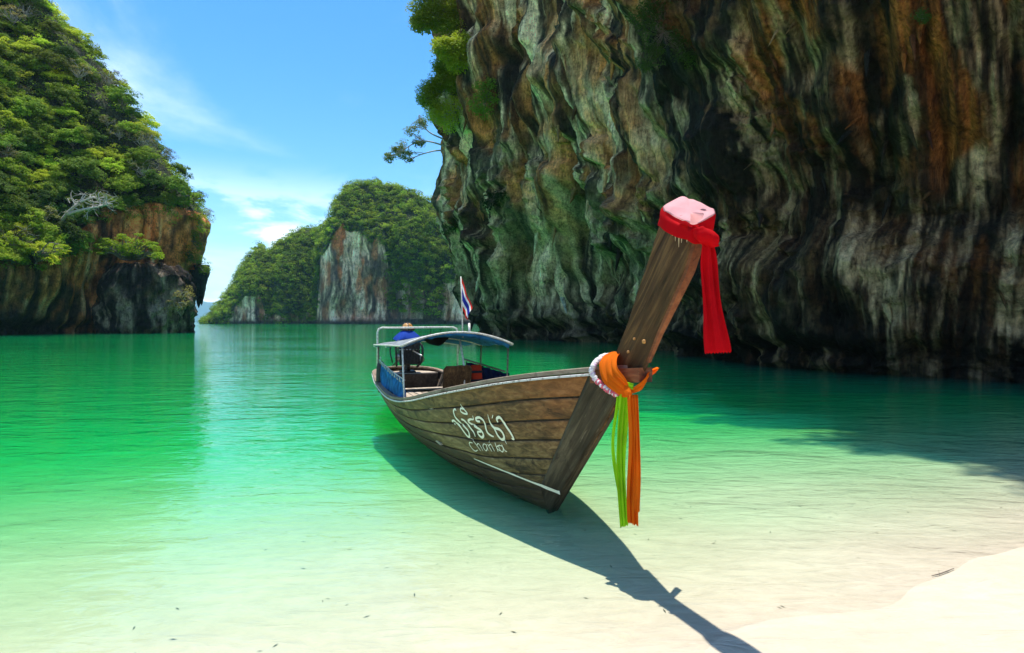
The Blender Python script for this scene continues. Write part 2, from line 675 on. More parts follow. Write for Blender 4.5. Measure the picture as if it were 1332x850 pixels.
am1 = 0.5 + 0.9 * sstep(PN(Q0 * 0.13, zf * 0.10, 3.6), -0.35, 0.35)
am2 = 0.25 + 1.0 * sstep(PN(Q0 * 0.21, zf * 0.15, 8.6), -0.3, 0.3)
fl = 1.15 * am1 * curtains(4.6, 1.5, 5.5) + 0.62 * am2 * curtains(1.9, 4.5, 5.5) + 0.30 * am2 * curtains(0.8, 8.5, 6.0)
OFF = OFF + sc * fl * (1 - 0.72 * rough_zone)
OFF = OFF + sc * (1.9 * PN.fbm(Q0 * 0.12, zf * 0.13, 3.3, 3) + 0.75 * PN2.fbm(Q0 * 0.45, zf * 0.5, 1.1, 5, 0.55) * (0.35 + 1.0 * rough_zone))
# blocky ledges
led = PN(Q0 * 0.22, zf * 0.42, 12.0)
OFF = OFF + 0.55 * sc * sstep(led, 0.12, 0.2) * rough_zone
# the brow above the frame leans far out over the shallows
brow = sstep(BP[:, 1], 46, 26)[:, None] * sstep(Zg, 1.08 * ZT, 1.08 * ZT + 9.0) * (4.4 + 2.4 * PN(Ug * 0.22, 0.5, 1.0))
OFF = OFF + brow
VX = BP[:, 0, None] + BN[:, 0, None] * OFF
VY = BP[:, 1, None] + BN[:, 1, None] * OFF
VZ = Zg + 0.45 * sc * PN2.fbm(Q0 * 0.3, zf * 0.3, 9.0, 3)
V = np.stack([VX, VY, VZ], -1)
CLIFF_R_V = V
px, py = proj(V)
# stains
sv = streaks(Q, zf, 2.0)
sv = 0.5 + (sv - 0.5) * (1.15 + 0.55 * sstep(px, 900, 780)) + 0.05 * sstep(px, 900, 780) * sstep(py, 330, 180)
col = ramp_np(sv, [(0.10, (0.012, 0.012, 0.012)), (0.38, (0.030, 0.028, 0.024)), (0.50, (0.085, 0.072, 0.055)), (0.62, (0.20, 0.17, 0.125)), (0.78, (0.38, 0.33, 0.25)), (1.0, (0.52, 0.46, 0.36))])
sv2 = streaks(Q * 1.1 + 40, zf, 5.0)
zn = PN.fbm(Q0 / 6.0, zf / 8.0, 2.2, 3)
alg = sstep(py, 120, 300) * sstep(px, 980, 800) * (0.55 + 0.7 * zn) + 0.35 * sstep(zn, 0.1, 0.5)
col = blend(col, ramp_np(sv2, [(0.3, (0.030, 0.045, 0.034)), (0.6, (0.095, 0.115, 0.075)), (0.9, (0.20, 0.21, 0.13))]), alg * 0.75 * sstep(sv2, 0.25, 0.5))
on = PN.fbm(Q0 / 4.2 + 9, zf / 6.5, 5.1, 4)
oz = 1.0 * sstep(px, 930, 1030) * sstep(py, 260, 150) + 0.55 * sstep(px, 1150, 1280) * sstep(py, 440, 260) + 0.62 * sstep(px, 1000, 800) * sstep(py, 330, 230) + 0.15
col = blend(col, ramp_np(sv2, [(0.2, (0.05, 0.026, 0.014)), (0.5, (0.24, 0.10, 0.034)), (0.8, (0.46, 0.21, 0.075))]), oz * sstep(on, -0.28, 0.30) * 0.95)
# black lichen bands and foot; a darker patch lies across the recessed band
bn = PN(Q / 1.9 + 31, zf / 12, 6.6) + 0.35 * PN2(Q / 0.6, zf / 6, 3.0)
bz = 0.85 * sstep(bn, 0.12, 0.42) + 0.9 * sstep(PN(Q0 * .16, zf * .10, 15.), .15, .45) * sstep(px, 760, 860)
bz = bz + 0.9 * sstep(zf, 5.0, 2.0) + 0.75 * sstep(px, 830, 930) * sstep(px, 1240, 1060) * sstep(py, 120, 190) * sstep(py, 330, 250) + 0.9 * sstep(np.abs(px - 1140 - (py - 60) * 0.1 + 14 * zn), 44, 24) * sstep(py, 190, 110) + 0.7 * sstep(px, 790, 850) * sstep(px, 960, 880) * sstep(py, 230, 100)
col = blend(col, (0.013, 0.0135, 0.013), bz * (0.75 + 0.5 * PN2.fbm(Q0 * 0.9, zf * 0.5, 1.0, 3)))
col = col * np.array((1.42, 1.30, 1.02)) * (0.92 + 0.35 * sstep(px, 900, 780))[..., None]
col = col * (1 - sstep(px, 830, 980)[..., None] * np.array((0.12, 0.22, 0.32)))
OFF_R, Z_R, SC_R, BN_R, COL_R = OFF, Zg, sc, BN, col
# roof over the top so that the wall is a solid mass
back = V[:, -1].copy()
inn = -BN
caps = []
for k, (dd, rise) in enumerate(((4, 3.0), (9, 4.0), (16, 3.0), (26, -6), (30, -60))):
    q_ = back.copy()
    q_[:, 0] += inn[:, 0] * dd; q_[:, 1] += inn[:, 1] * dd
    q_[:, 2] += rise + 1.5 * PN(BL * 0.12, k * 1.7, 3.0)
    caps.append(q_)
CAPS_R = caps
V = np.concatenate([V] + [c[:, None] for c in caps], 1)
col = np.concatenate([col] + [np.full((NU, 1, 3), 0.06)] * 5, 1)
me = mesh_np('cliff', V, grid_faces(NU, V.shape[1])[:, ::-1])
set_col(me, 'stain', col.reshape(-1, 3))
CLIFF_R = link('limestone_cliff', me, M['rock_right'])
tag(CLIFF_R, 'dark overhanging limestone wall with curved flowstone streaks beside the boat', kind='structure')
RIM_R = back

# ---- the wooded headland on the left
NU, NV = 420, 330
base = [(-125, 38), (-96, 56), (-78, 70), (-71, 80), (-69, 90), (-67.5, 98), (-65.5, 103.5), (-62.3, 106.5), (-64.0, 111.5), (-71, 119), (-84, 130), (-110, 145)]
BP, BL = spline2(base, NU)
BN = plan_normals(BP, 1, 14)
if BN[NU // 2, 0] < 0: BN = -BN
pxb, _ = proj(np.column_stack([BP, np.zeros(NU)]))
pk = int(np.argmax(pxb))
rim_z = np.where(np.arange(NU) < pk, np.interp(pxb, [-200, 50, 95, 140, 230], [8, 9.5, 13.5, 19.5, 21.5]), 22.0) + 1.5 * PN(BL * 0.12, 0.3, 0.7)
rim_out = np.interp(np.arange(NU), [0, 0.3 * NU, 0.5 * NU, 0.6 * NU, NU], [0.5, 0.8, 1.6, 5.0, 4.0])
v = np.linspace(0, 1, NV)
nw = 130
Vx = np.zeros((NU, NV)); Vy = Vx.copy(); Vz = Vx.copy()
a = np.linspace(0, 1, nw)[None, :]
zw = -1.5 + (rim_z[:, None] + 1.5) * a
swl = 1.2 * PN(BL[:, None] * 0.09, zw * 0.08, 1.0)
off = rim_out[:, None] * sstep(a, 0.15, 1.0) - 1.4 * sstep(zw, 2.6, 0.5) + 0.9 * flutes(BL[:, None], zw, swl, 3.4, 2.0, 9) + 0.45 * flutes(BL[:, None], zw, swl, 1.4, 5.0, 9) + 1.2 * PN.fbm(BL[:, None] * 0.1, zw * 0.1, 5.0, 4)
Vx[:, :nw] = BP[:, 0, None] + BN[:, 0, None] * off
Vy[:, :nw] = BP[:, 1, None] + BN[:, 1, None] * off
Vz[:, :nw] = zw
apex = np.array((-112.0, 112.0, 92.0))
b = (np.arange(NV - nw)[None, :] + 1.0) / (NV - nw)
rx, ry, rz = Vx[:, nw - 1:nw], Vy[:, nw - 1:nw], Vz[:, nw - 1:nw]
bulge = 0.8 * np.sin(np.pi * np.clip(b, 0, 1))
rough = 2.2 * PN.fbm(BL[:, None] * 0.07, b * 5.0, 2.0, 4) * np.sin(np.pi * np.clip(b, 0.0, 1)) ** 0.5
Vx[:, nw:] = rx + (apex[0] - rx) * b + BN[:, 0, None] * (bulge + rough)
Vy[:, nw:] = ry + (apex[1] - ry) * b + BN[:, 1, None] * (bulge + rough)
Vz[:, nw:] = rz + (apex[2] - rz) * b + 0.5 * (bulge + rough)
Vx -= 1.8
VL = np.stack([Vx, Vy, Vz], -1)
me = mesh_np('headland', VL, grid_faces(NU, NV))
px, py = proj(VL)
qq = np.concatenate([BL[:, None] + swl, np.repeat(BL[:, None], NV - nw, 1)], 1)
sv = streaks(qq / 1.25, Vz / 1.25, 8.0)
col = ramp_np(sv, [(0.1, (0.015, 0.014, 0.013)), (0.40, (0.05, 0.036, 0.026)), (0.52, (0.20, 0.085, 0.036)), (0.65, (0.36, 0.17, 0.07)), (0.88, (0.50, 0.38, 0.27))])
sv2 = streaks(qq * 1.1 + 20, Vz, 11.0)
nz1 = PN.fbm(px / 40, py / 60, 3.0, 3)
col = blend(col, ramp_np(sv2, [(0.25, (0.09, 0.035, 0.014)), (0.55, (0.42, 0.16, 0.05)), (0.9, (0.60, 0.32, 0.15))]), sstep(px, 40, 110) * sstep(py, 405, 350) * sstep(nz1, -0.35, 0.25) * 0.85)
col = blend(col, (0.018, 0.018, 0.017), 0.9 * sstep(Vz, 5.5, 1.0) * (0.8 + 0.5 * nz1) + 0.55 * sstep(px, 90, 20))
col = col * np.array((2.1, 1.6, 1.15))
col[:, nw + 4:] = (0.045, 0.048, 0.022)
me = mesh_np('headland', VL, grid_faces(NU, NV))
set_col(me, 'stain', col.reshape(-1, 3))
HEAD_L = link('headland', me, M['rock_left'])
tag(HEAD_L, 'steep wooded limestone headland with orange streaked rock face above the water', kind='structure')
HEAD_NW = nw

# ---- the dark crag standing at the foot of the headland
nu, nv = 190, 120
th = np.linspace(0, 2 * np.pi, nu, endpoint=False)[:, None]
hh = np.linspace(0, 1, nv)[None, :]
prof = np.interp(hh, [0, 0.06, 0.14, 0.3, 0.55, 0.72, 0.84, 0.93, 1.0], [0.93, 0.90, 0.98, 1.0, 0.93, 0.84, 0.66, 0.40, 0.0])
zc_ = -1.0 + 12.6 * np.interp(hh, [0, 0.72, 0.9, 1], [0, 0.84, 0.97, 1.0])
dirx, diry = np.cos(th), np.sin(th)
nzr = 1.0 + 0.22 * PN.fbm(dirx * 1.6 + 3, diry * 1.6, zc_ * 0.13, 5, 0.58) + 0.06 * PN2.fbm(dirx * 9, diry * 9, zc_ * 0.5, 4)
cx_ = -61.6 + 8.0 * dirx * prof * nzr
cy_ = 95.5 + 5.0 * diry * prof * nzr
zt_ = zc_ + (1.1 * PN.fbm(dirx * prof * 2.0, diry * prof * 2.0, 4.0, 5, 0.6)) * sstep(hh, 0.1, 0.6)
me = mesh_np('crag', np.stack([cx_, cy_, zt_], -1), grid_faces(nu, nv, True))
sv = streaks(th * 6.0 + 0.6 * PN(th * 2, zc_ * .2, 1.), zc_ + 0 * th, 14.0)
gn = PN.fbm(dirx * 3, diry * 3, zc_ * 0.3, 4)
col = ramp_np(sv + .3 * gn, [(0.2, (0.014, 0.014, 0.014)), (0.55, (0.032, 0.030, 0.030)), (0.75, (0.085, 0.08, 0.078)), (1.0, (0.24, 0.22, 0.20))])
col = blend(col, (0.15, 0.10, 0.065), sstep(gn, 0.25, 0.5) * 0.35)
col = blend(col, (0.30, 0.27, 0.24), sstep(zc_, 7.5, 3.5) * sstep(streaks(th * 5.0, zc_ + 0 * th, 3.0), 0.55, 0.85) * 0.8)
col = col * np.array((1.25, 1.0, 0.75))
set_col(me, 'stain', col.reshape(-1, 3))
tag(link('rock_crag', me, M['rock_left']), 'dark weathered crag at the foot of the wooded headland', kind='structure')

# stalactites dripping from the headland's lip
def stalactite(P, L, r0, seed):
    rs = np.random.RandomState(seed)
    n, m = 14, 26
    th = np.linspace(0, 2 * np.pi, n, endpoint=False)[:, None]
    h_ = np.linspace(0, 1, m)[None, :]
    r = r0 * (1 - h_) ** 0.75 * (1 + 0.35 * PN.fbm(np.cos(th) * 1.2 + seed, np.sin(th) * 1.2, h_ * 4, 3))
    vv = np.stack([P[0] + r * np.cos(th) + 0.5 * h_ * rs.uniform(-1, 1), P[1] + r * np.sin(th), P[2] - L * h_ + 0 * th], -1)
    me = mesh_np('stalactite', vv, grid_faces(n, m, True)[:, ::-1])
    set_col(me, 'stain', np.full((n * m, 3), 0.035))
    return me
for i, (a_, b_, L_, r_) in enumerate(((258, 352, 7.2, 1.5), (262.5, 345, 7.8, 1.3), (252, 362, 4.6, 1.3))):
    o = link('stalactite', stalactite(pt(a_, b_, 108), L_, r_, i), M['rock_left'], HEAD_L)

# dripstones hanging from the overhangs of the right wall
rsd = np.random.RandomState(77)
slope = np.gradient(OFF_R, axis=1) / np.gradient(Z_R, axis=1)
pxr, pyr = proj(CLIFF_R_V)
cnd = np.argwhere((slope > 0.75) & (pxr > 590) & (pxr < 1330) & (pyr > 30) & (pyr < 440) & (Z_R > 2.2))
rsd.shuffle(cnd)
taken = []
for i, j in cnd:
    if len(taken) >= 85: break
    if any((pxr[i, j] - a_) ** 2 + (pyr[i, j] - b_) ** 2 < 15 ** 2 for a_, b_ in taken): continue
    taken.append((pxr[i, j], pyr[i, j]))
    k_ = float(SC_R[i, j])
    p_ = Vector(CLIFF_R_V[i, j]) - Vector((BN_R[i, 0], BN_R[i, 1], 0)) * 0.10 * k_ + Vector((0, 0, 0.25 * k_))
    me = stalactite(p_, k_ * rsd.uniform(0.9, 2.6), k_ * rsd.uniform(0.16, 0.36), int(rsd.randint(1, 900)))
    me.color_attributes.remove(me.color_attributes['stain'])
    set_col(me, 'stain', np.tile(np.clip(COL_R[i, j] * 1.1, 0.02, 0.5), (len(me.vertices), 1)))
    link('stalactite', me, M['rock_right'], CLIFF_R)

# ---- the island across the lagoon
NU, NV = 520, 170
sil = np.array([(262, 419), (272, 412), (282, 396), (300, 374), (320, 334), (334, 322), (345, 328), (366, 313), (396, 298), (418, 301), (428, 288), (437, 262), (447, 247), (462, 242), (490, 242), (520, 245), (545, 258), (562, 268), (592, 292), (640, 335), (700, 380), (760, 419)], float)
wallt = np.array([(262, 0.10), (300, 0.15), (305, 0.34), (338, 0.34), (345, 0.08), (412, 0.08), (417, 0.66), (440, 0.66), (470, 0.57), (500, 0.50), (508, 0.30), (572, 0.24), (580, 0.38), (600, 0.36), (760, 0.3)], float)
pxs = np.linspace(262, 760, NU)
dep = 372 - 34 * sstep(pxs, 405, 432) + 8 * np.sin(pxs * 0.03) + 5 * PN(pxs * 0.05, 0.0, 0.0) - 14 * np.exp(-((pxs - 540) / 40) ** 2)
top = 2 + (417.5 - np.interp(pxs, sil[:, 0], sil[:, 1])) / F_PX * (dep + 45)
top = np.maximum(top, 0.5)
wfr = np.interp(pxs, wallt[:, 0], wallt[:, 1]) + 0.06 * PN(pxs * 0.08, 2.0, 0.0)
bx = (pxs - 666) / F_PX * dep
v = np.linspace(0, 1, NV)[None, :]
nw = 80
w_ = np.clip(np.arange(NV) / (nw - 1), 0, 1)[None, :]
s_ = np.clip((np.arange(NV) - nw + 1) / (NV - nw - 22), 0, 1)[None, :]
bk = np.clip((np.arange(NV) - (NV - 22)) / 21.0, 0, 1)[None, :]
zi = -2 + (top[:, None] * wfr[:, None] + 2) * w_
um = bx[:, None] + 0 * zi
zi = zi + top[:, None] * (1 - wfr[:, None]) * np.sin(s_ * np.pi / 2) ** 0.9
zi = zi - (zi + 6) * bk
yo = dep[:, None] + 45 * s_ ** 1.1 + 30 * bk + (2.2 * flutes(um, zi, 1.5 * PN(um * .05, zi * .05, 1.), 9.0, 4.0, 8) + 1.0 * flutes(um, zi, 0 * zi, 3.5, 2.0, 8)) * (s_ < 0.02) + 5 * PN.fbm(um * 0.03, zi * 0.03, 1.0, 4)
xo = bx[:, None] * (yo / dep[:, None]) ** 0.9 + 0 * yo
VI = np.stack([xo, yo, zi + 1.5 * PN.fbm(um * 0.06, s_ * 5, 2.0, 3) * (s_ > 0)], -1)
me = mesh_np('island', VI, grid_faces(NU, NV))
px, py = proj(VI)
sv = streaks(um / 4.6 + 0.5 * PN.fbm(um / 9, zi / 14, 3.0, 3), zi / 2.6, 17.0)
col = ramp_np(sv, [(0.15, (0.05, 0.045, 0.042)), (0.40, (0.15, 0.12, 0.10)), (0.55, (0.38, 0.32, 0.27)), (0.75, (0.58, 0.52, 0.46)), (1.0, (0.68, 0.63, 0.57))])
on = PN.fbm(px / 16, py / 40, 0, 3)
col = blend(col, (0.34, 0.13, 0.06), (0.85 * np.exp(-((px - 455) / 26) ** 2) * sstep(py, 410, 340) + 0.4) * sstep(on, -0.05, 0.35))
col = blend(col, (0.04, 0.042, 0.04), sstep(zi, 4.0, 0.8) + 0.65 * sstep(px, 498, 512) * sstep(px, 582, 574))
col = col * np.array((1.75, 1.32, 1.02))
col = np.where((np.repeat(s_ > 0.01, NU, 0))[..., None], np.array((0.04, 0.05, 0.02)), col)
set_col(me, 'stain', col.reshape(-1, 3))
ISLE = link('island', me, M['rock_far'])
tag(ISLE, 'forested limestone island with a pale streaked rock face across the lagoon', kind='structure')

# ---- far blue hills
pxs = np.linspace(60, 900, 160)
D = 9000.0
ridge = 2 + (417.5 - (393 + 5 * PN.fbm(pxs / 60, 0.0, 0.5, 4) + 0.012 * np.abs(pxs - 270))) / F_PX * D
rows = []
for dd, k in ((0, -0.05), (120, 0.35), (320, 0.75), (600, 1.0), (1400, -0.05)):
    yy = np.full_like(pxs, D - 600 + dd) + 30 * PN(pxs * 0.07, k * 3, 0)
    rows.append(np.stack([(pxs - 666) / F_PX * yy, yy, ridge * k + (6 * PN(pxs * 0.2, k * 9, 0) if 0 < k < 1 else 0)], -1))
t = NT('far_forest')
M['far_forest'] = t.done(t.bsdf(t.ramp(t.noise(t.coord(), 0.01, 6), [(0.3, (0.035, 0.06, 0.03)), (0.7, (0.06, 0.09, 0.04))]), 0.9))
me = mesh_np('hills', np.stack(rows, 1), grid_faces(160, 5))
tag(link('distant_hills', me, M['far_forest']), 'low hazy blue hills on the horizon', kind='structure')

# ================================================================== THE LONG-TAIL BOAT
PAINT = {}


def wood(name, stops, grain=(1.2, 22, 22), rough=0.7, wear=0.25, wear_col=(0.30, 0.25, 0.18), dark=(0.03, 0.022, 0.015), bump=0.5, red=None, tilt=0.0, stain=0.75, below=None):
    t = NT(name)
    co = t.coord()
    info = t.n('ShaderNodeObjectInfo')
    off = t.n('ShaderNodeVectorMath', operation='ADD')
    t.put(off.inputs[0], co)
    sc_ = t.n('ShaderNodeVectorMath', operation='SCALE')
    sc_.inputs[0].default_value = (3.1, 1.7, 2.3)
    t.put(sc_.inputs['Scale'], info.outputs['Random'])
    t.put(off.inputs[1], sc_.outputs[0])
    v = off.outputs[0]
    if tilt: v = t.mapping(v, rot=(0, R(tilt), 0))
    g = t.noise(t.mapping(v, grain), 1.0, 6, 0.62, 0.6)
    bl = t.noise(t.mapping(v, (0.9, 2.6, 2.6)), 1.0, 5, 0.6, 0.3)
    col = t.ramp(t.math('ADD', t.math('MULTIPLY', g, 0.6), t.math('MULTIPLY', bl, 0.4)), stops)
    if red is not None:
        sx = t.n('ShaderNodeSeparateXYZ'); t.put(sx.inputs[0], co)
        k = t.math('MULTIPLY', t.rng(sx.outputs[0], -2.4, 0.9), t.rng(sx.outputs[2], 0.55, 1.15))
        k = t.math('MULTIPLY', k, t.rng(bl, 0.3, 0.6, 0.12, 0.7))
        col = t.mix(k, col, t.mix(t.rng(g, 0.3, 0.7), tuple(c * 0.55 for c in red), red))
    scr = t.noise(t.mapping(v, (2.5, 30, 30)), 1.0, 8, 0.75, 1.0)
    col = t.mix(t.rng(scr, 0.60, 0.72, 0.0, wear), col, wear_col)
    st = t.noise(t.mapping(v, (1.6, 3.4, 3.4), (5, 2, 1)), 1.0, 7, 0.68, 0.8)
    col = t.mix(t.rng(st, 0.52, 0.68, 0.0, stain), col, dark)
    if below is not None:                # dark bottom paint up to the waterline stripe
        s2_ = t.n('ShaderNodeSeparateXYZ'); t.put(s2_.inputs[0], co)
        va_, vb_ = t.n('ShaderNodeValue'), t.n('ShaderNodeValue')
        PAINT['a'], PAINT['b'] = va_, vb_
        ln = t.math('ADD', va_.outputs[0], t.math('MULTIPLY', vb_.outputs[0], s2_.outputs[0]))
        ed_ = t.math('ADD', t.math('SUBTRACT', s2_.outputs[2], ln), t.math('MULTIPLY', t.math('SUBTRACT', scr, 0.5), 0.03))
        col = t.mix(t.rng(ed_, 0.004, -0.006, 0.0, 0.85), col, t.mix(t.rng(g, 0.3, 0.7), tuple(q * .5 for q in below), below))
    rr = t.rng(g, 0.3, 0.7, rough - 0.12, rough + 0.12)
    M[name] = t.done(t.bsdf(col, rr, t.bump(t.math('ADD', g, t.math('MULTIPLY', scr, 0.3)), bump, 0.012), 0.14))


wood('hull_wood', [(0.34, (0.035, 0.024, 0.011)), (0.45, (0.115, 0.076, 0.034)), (0.55, (0.22, 0.148, 0.066)), (0.66, (0.36, 0.26, 0.13))], red=(0.32, 0.105, 0.032), wear=0.45, stain=0.92, below=(0.075, 0.052, 0.032))
wood('stem_wood', [(0.36, (0.026, 0.020, 0.012)), (0.5, (0.066, 0.051, 0.032)), (0.64, (0.14, 0.11, 0.068))], grain=(1.6, 26, 26), tilt=46, wear=0.6, wear_col=(0.33, 0.27, 0.19))
wood('prow_wood', [(0.36, (0.028, 0.014, 0.006)), (0.5, (0.078, 0.040, 0.016)), (0.64, (0.20, 0.108, 0.040))], grain=(1.8, 30, 30), tilt=50, wear=0.55, wear_col=(0.42, 0.27, 0.12), rough=0.5)
wood('rail_wood', [(0.30, (0.12, 0.085, 0.055)), (0.5, (0.27, 0.20, 0.14)), (0.7, (0.42, 0.34, 0.25))], wear=0.5, wear_col=(0.5, 0.44, 0.36))
wood('red_wood', [(0.32, (0.08, 0.03, 0.015)), (0.5, (0.20, 0.07, 0.03)), (0.7, (0.34, 0.14, 0.06))], wear=0.4, wear_col=(0.4, 0.26, 0.15))
wood('deck_wood', [(0.30, (0.26, 0.20, 0.14)), (0.5, (0.46, 0.38, 0.29)), (0.7, (0.62, 0.54, 0.44))], wear=0.2, wear_col=(0.6, 0.55, 0.48), dark=(0.08, 0.06, 0.045))
wood('inner_wood', [(0.3, (0.03, 0.022, 0.015)), (0.5, (0.07, 0.05, 0.034)), (0.7, (0.15, 0.11, 0.075))])
t = NT('white_paint')
co = t.coord()
w1 = t.noise(co, 22, 7, 0.7)
col = t.mix(t.rng(w1, 0.50, 0.62, 0, 0.85), (0.62, 0.59, 0.53), (0.17, 0.13, 0.09))
M['white_paint'] = t.done(t.bsdf(col, 0.55, t.bump(w1, 0.3, 0.004)))
t = NT('letter_paint')
w1 = t.noise(t.coord(), 60, 6, 0.7)
M['letter_paint'] = t.done(t.bsdf(t.mix(t.rng(w1, 0.58, 0.70, 0, 0.6), (0.88, 0.84, 0.66), (0.40, 0.32, 0.2)), 0.6))
simple('pipe_paint', (0.62, 0.58, 0.50), 0.4, 0.35, 25)
simple('rust_pipe', (0.20, 0.14, 0.10), 0.5, 0.5, 25, 0.4)
simple('black_rubber', (0.022, 0.021, 0.02), 0.55, 0.4, 15)
simple('engine_iron', (0.028, 0.027, 0.026), 0.42, 0.6, 18, 0.5, 0.4)
simple('engine_steel', (0.35, 0.34, 0.31), 0.35, 0.4, 20, 0.8)
simple('brass_paint', (0.42, 0.20, 0.05), 0.4, 0.4, 14)


def fabric(name, color, var=0.3, trans=0.35, scale=3.0, weave=420.0, rough=0.85):
    t = NT(name)
    co = t.coord()
    nz = t.noise(co, scale, 5)
    wv_ = t.noise(co, weave, 2)
    dark = tuple(c * (1 - var) for c in color)
    lite = tuple(min(1, c * (1 + var * 0.6)) for c in color)
    c = t.ramp(nz, [(0.3, dark), (0.7, lite)])
    nr = t.bump(wv_, 0.25, 0.002)
    df = t.bsdf(c, rough, nr, 0.1 if rough > .6 else 0.35)
    tl = t.n('ShaderNodeBsdfTranslucent')
    t.put(tl.inputs[0], c)
    mx = t.n('ShaderNodeMixShader'); mx.inputs[0].default_value = trans
    t.t.links.new(df, mx.inputs[1]); t.t.links.new(tl.outputs[0], mx.inputs[2])
    M[name] = t.done(mx.outputs[0])


fabric('red_cloth', (0.62, 0.002, 0.006), 0.2, 0.25, 3.0, 420.0, 0.34)
fabric('red_matte', (0.62, 0.003, 0.008), 0.2, 0.35)
fabric('orange_cloth', (0.95, 0.23, 0.010), 0.18, 0.5)
fabric('green_cloth', (0.50, 0.88, 0.030), 0.18, 0.5)
fabric('blue_tarp', (0.03, 0.17, 0.42), 0.6, 0.2, 7.0)
fabric('navy_tarp', (0.012, 0.02, 0.07), 0.5, 0.08, 5.0)
fabric('canopy_cloth', (0.30, 0.34, 0.35), 0.5, 0.2, 6.0)
fabric('sunlit_red_cloth', (0.80, 0.40, 0.39), 0.12, 0.2, 9.0)  # sun glare on the red cap's top, put into the colour as pale pink
fabric('dark_cloth', (0.02, 0.02, 0.024), 0.4, 0.05)
fabric('cover_blue', (0.012, 0.05, 0.30), 0.4, 0.05)
fabric('vest_red', (0.42, 0.035, 0.012), 0.4, 0.05)
fabric('white_cloth', (0.82, 0.80, 0.78), 0.12, 0.2, 30)
fabric('pink_petal', (0.75, 0.16, 0.22), 0.3, 0.2, 30)
fabric('lilac_petal', (0.62, 0.42, 0.62), 0.3, 0.2, 30)
fabric('cream_cloth', (0.85, 0.68, 0.42), 0.15, 0.3)

# boat frame: x forward, z up, origin on the waterline under the stem foot
BX = Vector((0.444, 6.08, 0.0))
HEAD = Vector((0.358, -0.934, 0.0)).normalized()
SIDE = Vector((-HEAD.y, HEAD.x, 0.0))          # local +y
BROT = math.atan2(HEAD.y, HEAD.x)
boat = empty('long_tail_boat', BX, (0, 0, BROT))
tag(boat, 'weathered wooden long-tail boat with tall raked prow and white painted name', 'boat')


def to_local(P):
    d = Vector(P) - BX
    return Vector((d.dot(HEAD), d.dot(SIDE), d.z))


def on_plane(px, py, yl):
    """where a sight line meets the plane y = yl of the boat frame"""
    r_ = ray(px, py)
    k = ((BX - CAM).dot(SIDE) + yl) / r_.dot(SIDE)
    return to_local(CAM + r_ * k)


def cub(xs, ys):
    """smooth monotone-ish interpolation"""
    xs = np.array(xs, float); ys = np.array(ys, float)
    m = np.gradient(ys, xs)
    def f(x):
        x = np.clip(np.asarray(x, float), xs[0], xs[-1])
        i = np.clip(np.searchsorted(xs, x) - 1, 0, len(xs) - 2)
        h_ = xs[i + 1] - xs[i]
        t_ = (x - xs[i]) / h_
        return ((2 * t_**3 - 3 * t_**2 + 1) * ys[i] + (t_**3 - 2 * t_**2 + t_) * h_ * m[i] + (-2 * t_**3 + 3 * t_**2) * ys[i + 1] + (t_**3 - t_**2) * h_ * m[i + 1])
    return f


G_ = cub([-9.15, -8, -6.5, -5, -4, -3, -2, -1, 0, 1, 1.5], [0.80, 0.72, 0.63, 0.61, 0.68, 0.82, 1.01, 1.20, 1.385, 1.535, 1.60])
Bs = cub([-8.2, -7.2, -6, -4.5, -3, -2, -1, 0, 0.6, 1.1, 1.5], [0.84, 0.92, 0.96, 0.97, 0.93, 0.85, 0.70, 0.48, 0.315, 0.155, 0.035])
P_ = cub([-9.15, -4, -2.5, -1.2, -0.4, 0.4, 1.5], [0.34, 0.27, 0.30, 0.40, 0.52, 0.72, 1.0])


def B_(s):
    s = np.asarray(s, float)
    k = np.clip((s + 9.15) / 0.95, 0, 1)
    return np.where(s < -8.2, 0.84 * np.sqrt(np.clip(1 - (1 - k) ** 2, 0, 1)) ** 0.9, Bs(np.maximum(s, -8.2)))


def K_(s):
    s = np.asarray(s, float)
    aft = np.interp(s, [-9.15, -8.5, -6, -2, -0.8, -0.2, 0.0], [0.12, -0.02, -0.20, -0.20, -0.15, -0.085, -0.05])
    return np.where(s > 0, -0.05 + 1.03 * s, aft)


def hull_pt(s, tt, off=0.0):
    """point of the starboard (y<0) skin; arrays allowed"""
    s = np.asarray(s, float); tt = np.asarray(tt, float)
    K, G, B, p = K_(s), G_(s), B_(s), P_(s)
    y = (B + off) * np.clip(tt, 0, 1) ** p
    z = K + (G - K) * tt
    return np.stack([s + 0 * y, -y, z], -1)


def strake_t(s, tv):
    """height share of a strake line: lines run level into the stem instead of fanning up it"""
    s = np.asarray(s, float)
    K, G = K_(s), G_(s)
    zv = np.where(s > -0.6, -0.10 + 0.22 * (s + 0.6), K)
    k = sstep(s, -1.6, -0.2)
    zv = K * (1 - k) + (-0.12 + 0.20 * (s + 0.6)) * k
    z = zv + (G - zv) * tv
    return np.clip((z - K) / (G - K + 1e-6), 0, 1)


S_HULL = np.concatenate([-9.15 + 0.95 * (1 - np.cos(np.linspace(0, np.pi / 2, 12, endpoint=False))), np.linspace(-8.2, 1.5, 64)])
# inner shell: both sides in one skin
rows = []
tt = np.linspace(0, 1, 14) ** 1.8
shell = []
for sgn in (1, -1):
    g = hull_pt(S_HULL[:, None], tt[None, :], -0.03)
    g[..., 1] *= sgn
    shell.append(g[:, ::-1] if sgn == 1 else g)
SH = np.concatenate(shell, 1)
hull = link('hull', mesh_np('hull', SH, grid_faces(SH.shape[0], SH.shape[1])), M['inner_wood'], boat)

